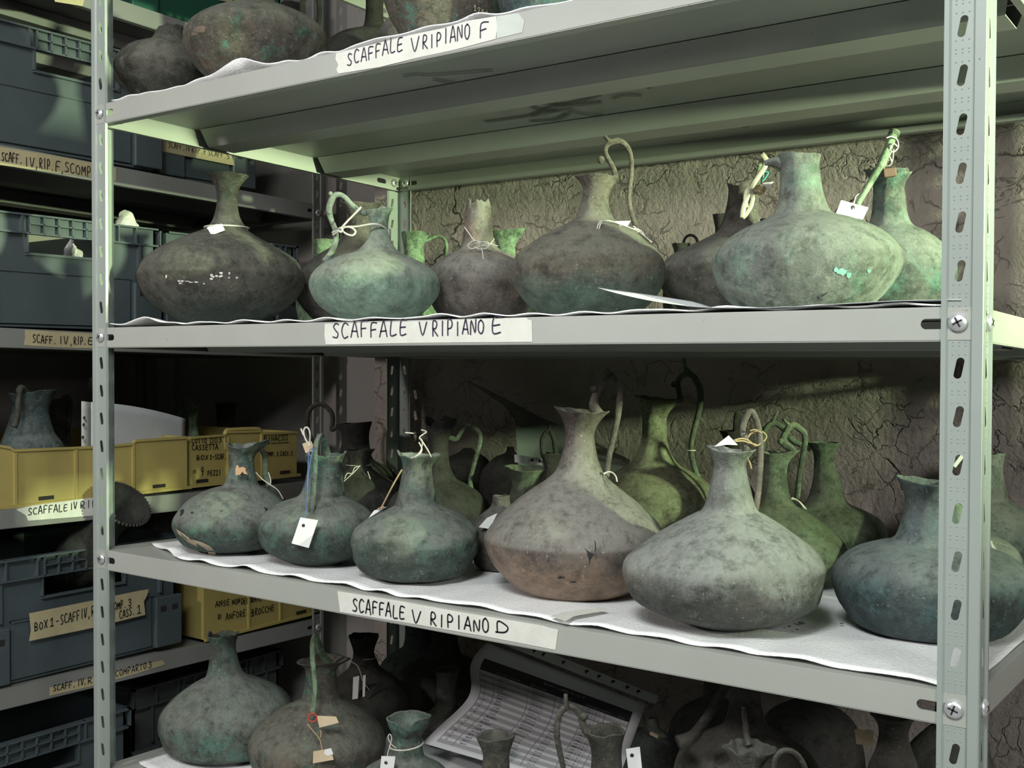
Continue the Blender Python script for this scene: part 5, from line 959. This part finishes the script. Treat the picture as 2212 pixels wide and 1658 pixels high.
# funnel-mouthed vessel lying tilted in the crate
def funnel():
    A = [(-.115, .0), (-.11, .022), (-.09, .040), (-.06, .047), (-.03, .044), (-.005, .034), (.02, .0265), (.045, .027), (.065, .034), (.080, .043), (.087, .047)]
    base = onX(165, 1190, XI-.03); ax = Vector((.70, .06, .70)).normalized(); e1 = ax.orthogonal().normalized(); e2 = ax.cross(e1)
    root = empty('bronze_vessel', base, 'dark bronze vessel with a beaded funnel mouth tilted out of the grey crate', 'vessel', 'vessels on the left shelving unit')
    pr = smooth_path([Vector((a, r, 0)) for a, r in A], 5); inn = [Vector((p.x, max(.002, p.y-.002), 0)) for p in reversed(pr[20:])]
    mouth = onX(266, 1088, XI+.045); org = mouth-ax*.085
    allp = pr+inn; b = MB(); NS = 40
    b.grid(NS, len(allp)-1, lambda u, v: org+ax*allp[int(round(v*(len(allp)-1)))].x+(e1*math.cos(2*math.pi*u)+e2*math.sin(2*math.pi*u))*allp[int(round(v*(len(allp)-1)))].y, True)
    b.build('body', M['black'], root, True)
    r = MB()
    for k in range(46):
        a = 2*math.pi*k/46; c0 = org+ax*.0855+(e1*math.cos(a)+e2*math.sin(a))*.0475; r.grid(6, 4, lambda u, v: c0+Vector((math.cos(2*math.pi*u)*math.sin(math.pi*v), math.sin(2*math.pi*u)*math.sin(math.pi*v), math.cos(math.pi*v)))*.0024, True)
    r.build('beaded_rim', M['dark'], root, True)
funnel()
# punched sleeve with white sheets in the long bin
root = empty('document_sleeve', onX(290, 950, XI-.06), 'white sheets in a punched plastic sleeve standing in the long yellow bin', 'document sleeve')
b = MB(); b.grid(20, 6, lambda u, v: onX(197+203*u, (868+8*u+28*u*u)*(1-v)+985*v, XI-.03-.05*u-.01*v)); b.build('sheet', M['paper'], root, True, solid=.0006)
b = MB(); b.grid(2, 6, lambda u, v: onX(176+20*u, (866+2*u)*(1-v)+985*v+0*u, XI-.028-.004*u-.01*v)); st = b.build('binding_strip', M['sleeve_strip'], root, True, solid=.0006)
h = MB()
for x, y in ((182,902),(181,917),(179,944)):
    c0 = onX(x, y, XI-.026); h.add([c0+RT*math.cos(a*math.pi/6)*.0022+UP*math.sin(a*math.pi/6)*.0030 for a in range(12)], [tuple(range(12))])
h.build('punched_holes', M['dark_slot'], st)
# dark folder on top of things at the back of the left unit
b = MB(); F_ = [onX(x, y, X) for x, y, X in ((-60,812,XI-.40),(80,812,XI-.40),(135,842,XI-.20),(-60,838,XI-.20))]; b.add(F_+[p-Vector((0, 0, .006)) for p in F_], [(0,1,2,3),(4,5,6,7),(0,1,5,4),(1,2,6,5),(2,3,7,6),(3,0,4,7)]); 
# ------------------------------------------------------------------ marks and holes on the jugs
def mark(key, polys, mat, name, lab=None, lift=.0013):
    b = MB()
    for poly in polys:
        c = (sum(p[0] for p in poly)/len(poly), sum(p[1] for p in poly)/len(poly)); n = len(b.v); N = len(poly)
        b.v.append(tuple(SURF[key](*c, lift)))
        for q in (.5, 1.0):
            for x, y in poly: b.v.append(tuple(SURF[key](c[0]+(x-c[0])*q, c[1]+(y-c[1])*q, lift)))
        for i in range(N):
            j = (i+1) % N; b.f.append((n, n+1+i, n+1+j)); b.f.append((n+1+i, n+1+N+i, n+1+N+j, n+1+j))
    o = b.build(name, mat, JUG[key][3], True)
    if lab: o['label'] = lab
def blob(x, y, rx, ry, seed, n=12):
    rd = random.Random(seed); return [(x+rx*math.cos(2*math.pi*k/n)*rd.uniform(.6, 1.15), y+ry*math.sin(2*math.pi*k/n)*rd.uniform(.6, 1.15)) for k in range(n)]
hole = M['dark_slot']; chalkm = plain('white_residue', (.50,.50,.47), .9); turq = plain('bright_turquoise_crust', (.17,.36,.32), .8, bs=.6, bscale=500, var=.3); tanm = plain('tan_restoration_fill', (.34,.28,.20), .85, var=.2, bs=.3, bscale=200); fleck = plain('pale_green_crust', (.30,.42,.30), .85, var=.3, bs=.6, bscale=400)
mark('E1', [[(357,535),(368,531),(380,529),(386,530),(370,533),(372,540),(366,546),(368,538)], [(465,532),(480,533),(492,536),(506,538),(516,540),(500,540),(486,537),(474,535)], [(420,531),(427,532),(426,537),(423,534)]], hole, 'crack')
rq = random.Random(12)
mark('E1', [blob(386+rq.random()*55, 608+rq.uniform(-5, 5), rq.uniform(2, 7), rq.uniform(1, 2.5), k) for k in range(9)]+[blob(455+rq.random()*58, 597+rq.uniform(-8, 8), rq.uniform(2, 6), rq.uniform(1.5, 3.5), k+40) for k in range(11)]+[blob(359, 597, 2, 4, 99)], chalkm, 'white_flecks')
mark('D1', [[(389,1102),(396,1098),(397,1104),(394,1110),(388,1115),(390,1107)], blob(415, 1107, 3, 3, 2), blob(479, 1103, 4, 1.2, 3), [(570,1094),(578,1098),(583,1104),(574,1108),(573,1100)]], hole, 'hole')
mark('D1', [[(380,1140),(388,1150),(403,1160),(420,1166),(440,1172),(455,1180),(462,1188),(470,1202),(455,1203),(430,1190),(405,1170),(385,1152)]], tanm, 'restored_patch', 'tan filled patch along the lower left')
mark('D5', [[(1387,1180),(1393,1176),(1401,1175),(1400,1180),(1393,1183),(1387,1186)]], hole, 'hole')
mark('D4', [[(1262,1182),(1268,1188),(1276,1193),(1284,1196),(1279,1202),(1275,1210),(1274,1222),(1272,1208),(1268,1196)], [(1283,1160),(1287,1172),(1288,1186),(1284,1194),(1285,1180)], blob(1212, 1247, 12, 2.5, 8), blob(1238, 1257, 9, 2, 9)], hole, 'crack')
for q_ in (blob(1820, 587, 12, 8, 3), blob(1834, 594, 7, 7, 4), blob(1806, 582, 5, 6, 5), blob(1877, 585, 4, 4, 6)): mark('E10', [q_], turq, 'turquoise_spot')
mark('E10', [blob(1768, 644, 4, 3, 8), [(1772,640),(1782,634),(1790,629),(1786,634),(1776,641)]], hole, 'hole')
mark('E7', [blob(1298, 503, 17, 5, 31)], plain('dark_label_remnant', (.03,.03,.025), .7), 'dark_label_remnant')
mark('F2', [blob(430, 62, 22, 9, 43), blob(420, 73, 8, 5, 44)], plain('brown_crust', (.13,.10,.075), .9, var=.3, bs=1, bscale=200), 'brown_crust')
mark('F2', [[(623,70),(630,73),(633,76),(626,74)]], hole, 'hole')
f4 = strokes([('12146', 1022, 1064, -24, 13, -.55)], rl)
lettering(JUG['F4'][3], [[(u, v) for u, v in pl] for pl in f4], lambda u, v: SURF['F4'](u, -v, .0014), 1.6, plain('yellowish_ink', (.33,.31,.2), .8), 'inventory_number')
# smears of grime under the topmost shelf in view
gm_, nt_, b_ = new_mat('grey_grime'); b_.inputs['Base Color'].default_value = (.075,.085,.07, 1); b_.inputs['Roughness'].default_value = .6; b_.inputs['Alpha'].default_value = .62
zu = Z0+S+LIPA-.0022
def smear(pp, w, h=0):
    P_ = [onZ(x, y, zu-h*.0002) for x, y in pp]; return [(p.x, p.y) for p in P_], w, h
fsh = [o for o in bpy.data.objects if o.name.startswith('shelf') and o.parent == rackV][1]
gb = 0
for pp, w in (([(1055,262),(1090,258),(1150,250),(1200,240)],.012),([(1110,216),(1180,224),(1230,228),(1290,222)],.013),([(1150,248),(1190,232),(1240,222),(1292,206)],.010),([(1150,262),(1200,258),(1225,246)],.010),([(1175,205),(1230,200),(1275,186),(1290,181)],.007),([(930,238),(980,244),(1030,240)],.010),([(1180,210),(1150,230),(1190,240),(1230,236)],.009),([(1320,186),(1360,184),(1400,188)],.010),([(1325,212),(1345,206),(1380,206)],.008),([(1230,240),(1270,248),(1300,246)],.006),([(1485,272),(1510,266),(1535,268)],.012),([(1545,262),(1580,262),(1610,272)],.010),([(875,164),(905,160),(930,162),(1060,152)],.006),([(940,172),(975,178)],.007),([(1120,224),(1080,220),(1040,222)],.008)):
    pl, w_, _ = smear(pp, w); gb += 1
    o = lettering(fsh, [pl], lambda u, v, gb=gb: Vector((u, v, zu-KT*v-gb*.00006)), w_, gm_, 'grime_smear')
# ------------------------------------------------------------------ origins of the free-standing meshes go to their base
for o in list(COL.objects):
    if o.type == 'MESH' and o.parent is None:
        vs = o.data.vertices; xs = [v.co for v in vs]
        c0 = Vector(((min(v.x for v in xs)+max(v.x for v in xs))/2, (min(v.y for v in xs)+max(v.y for v in xs))/2, min(v.z for v in xs)))
        o.data.transform(Matrix.Translation(-c0)); o.location = c0
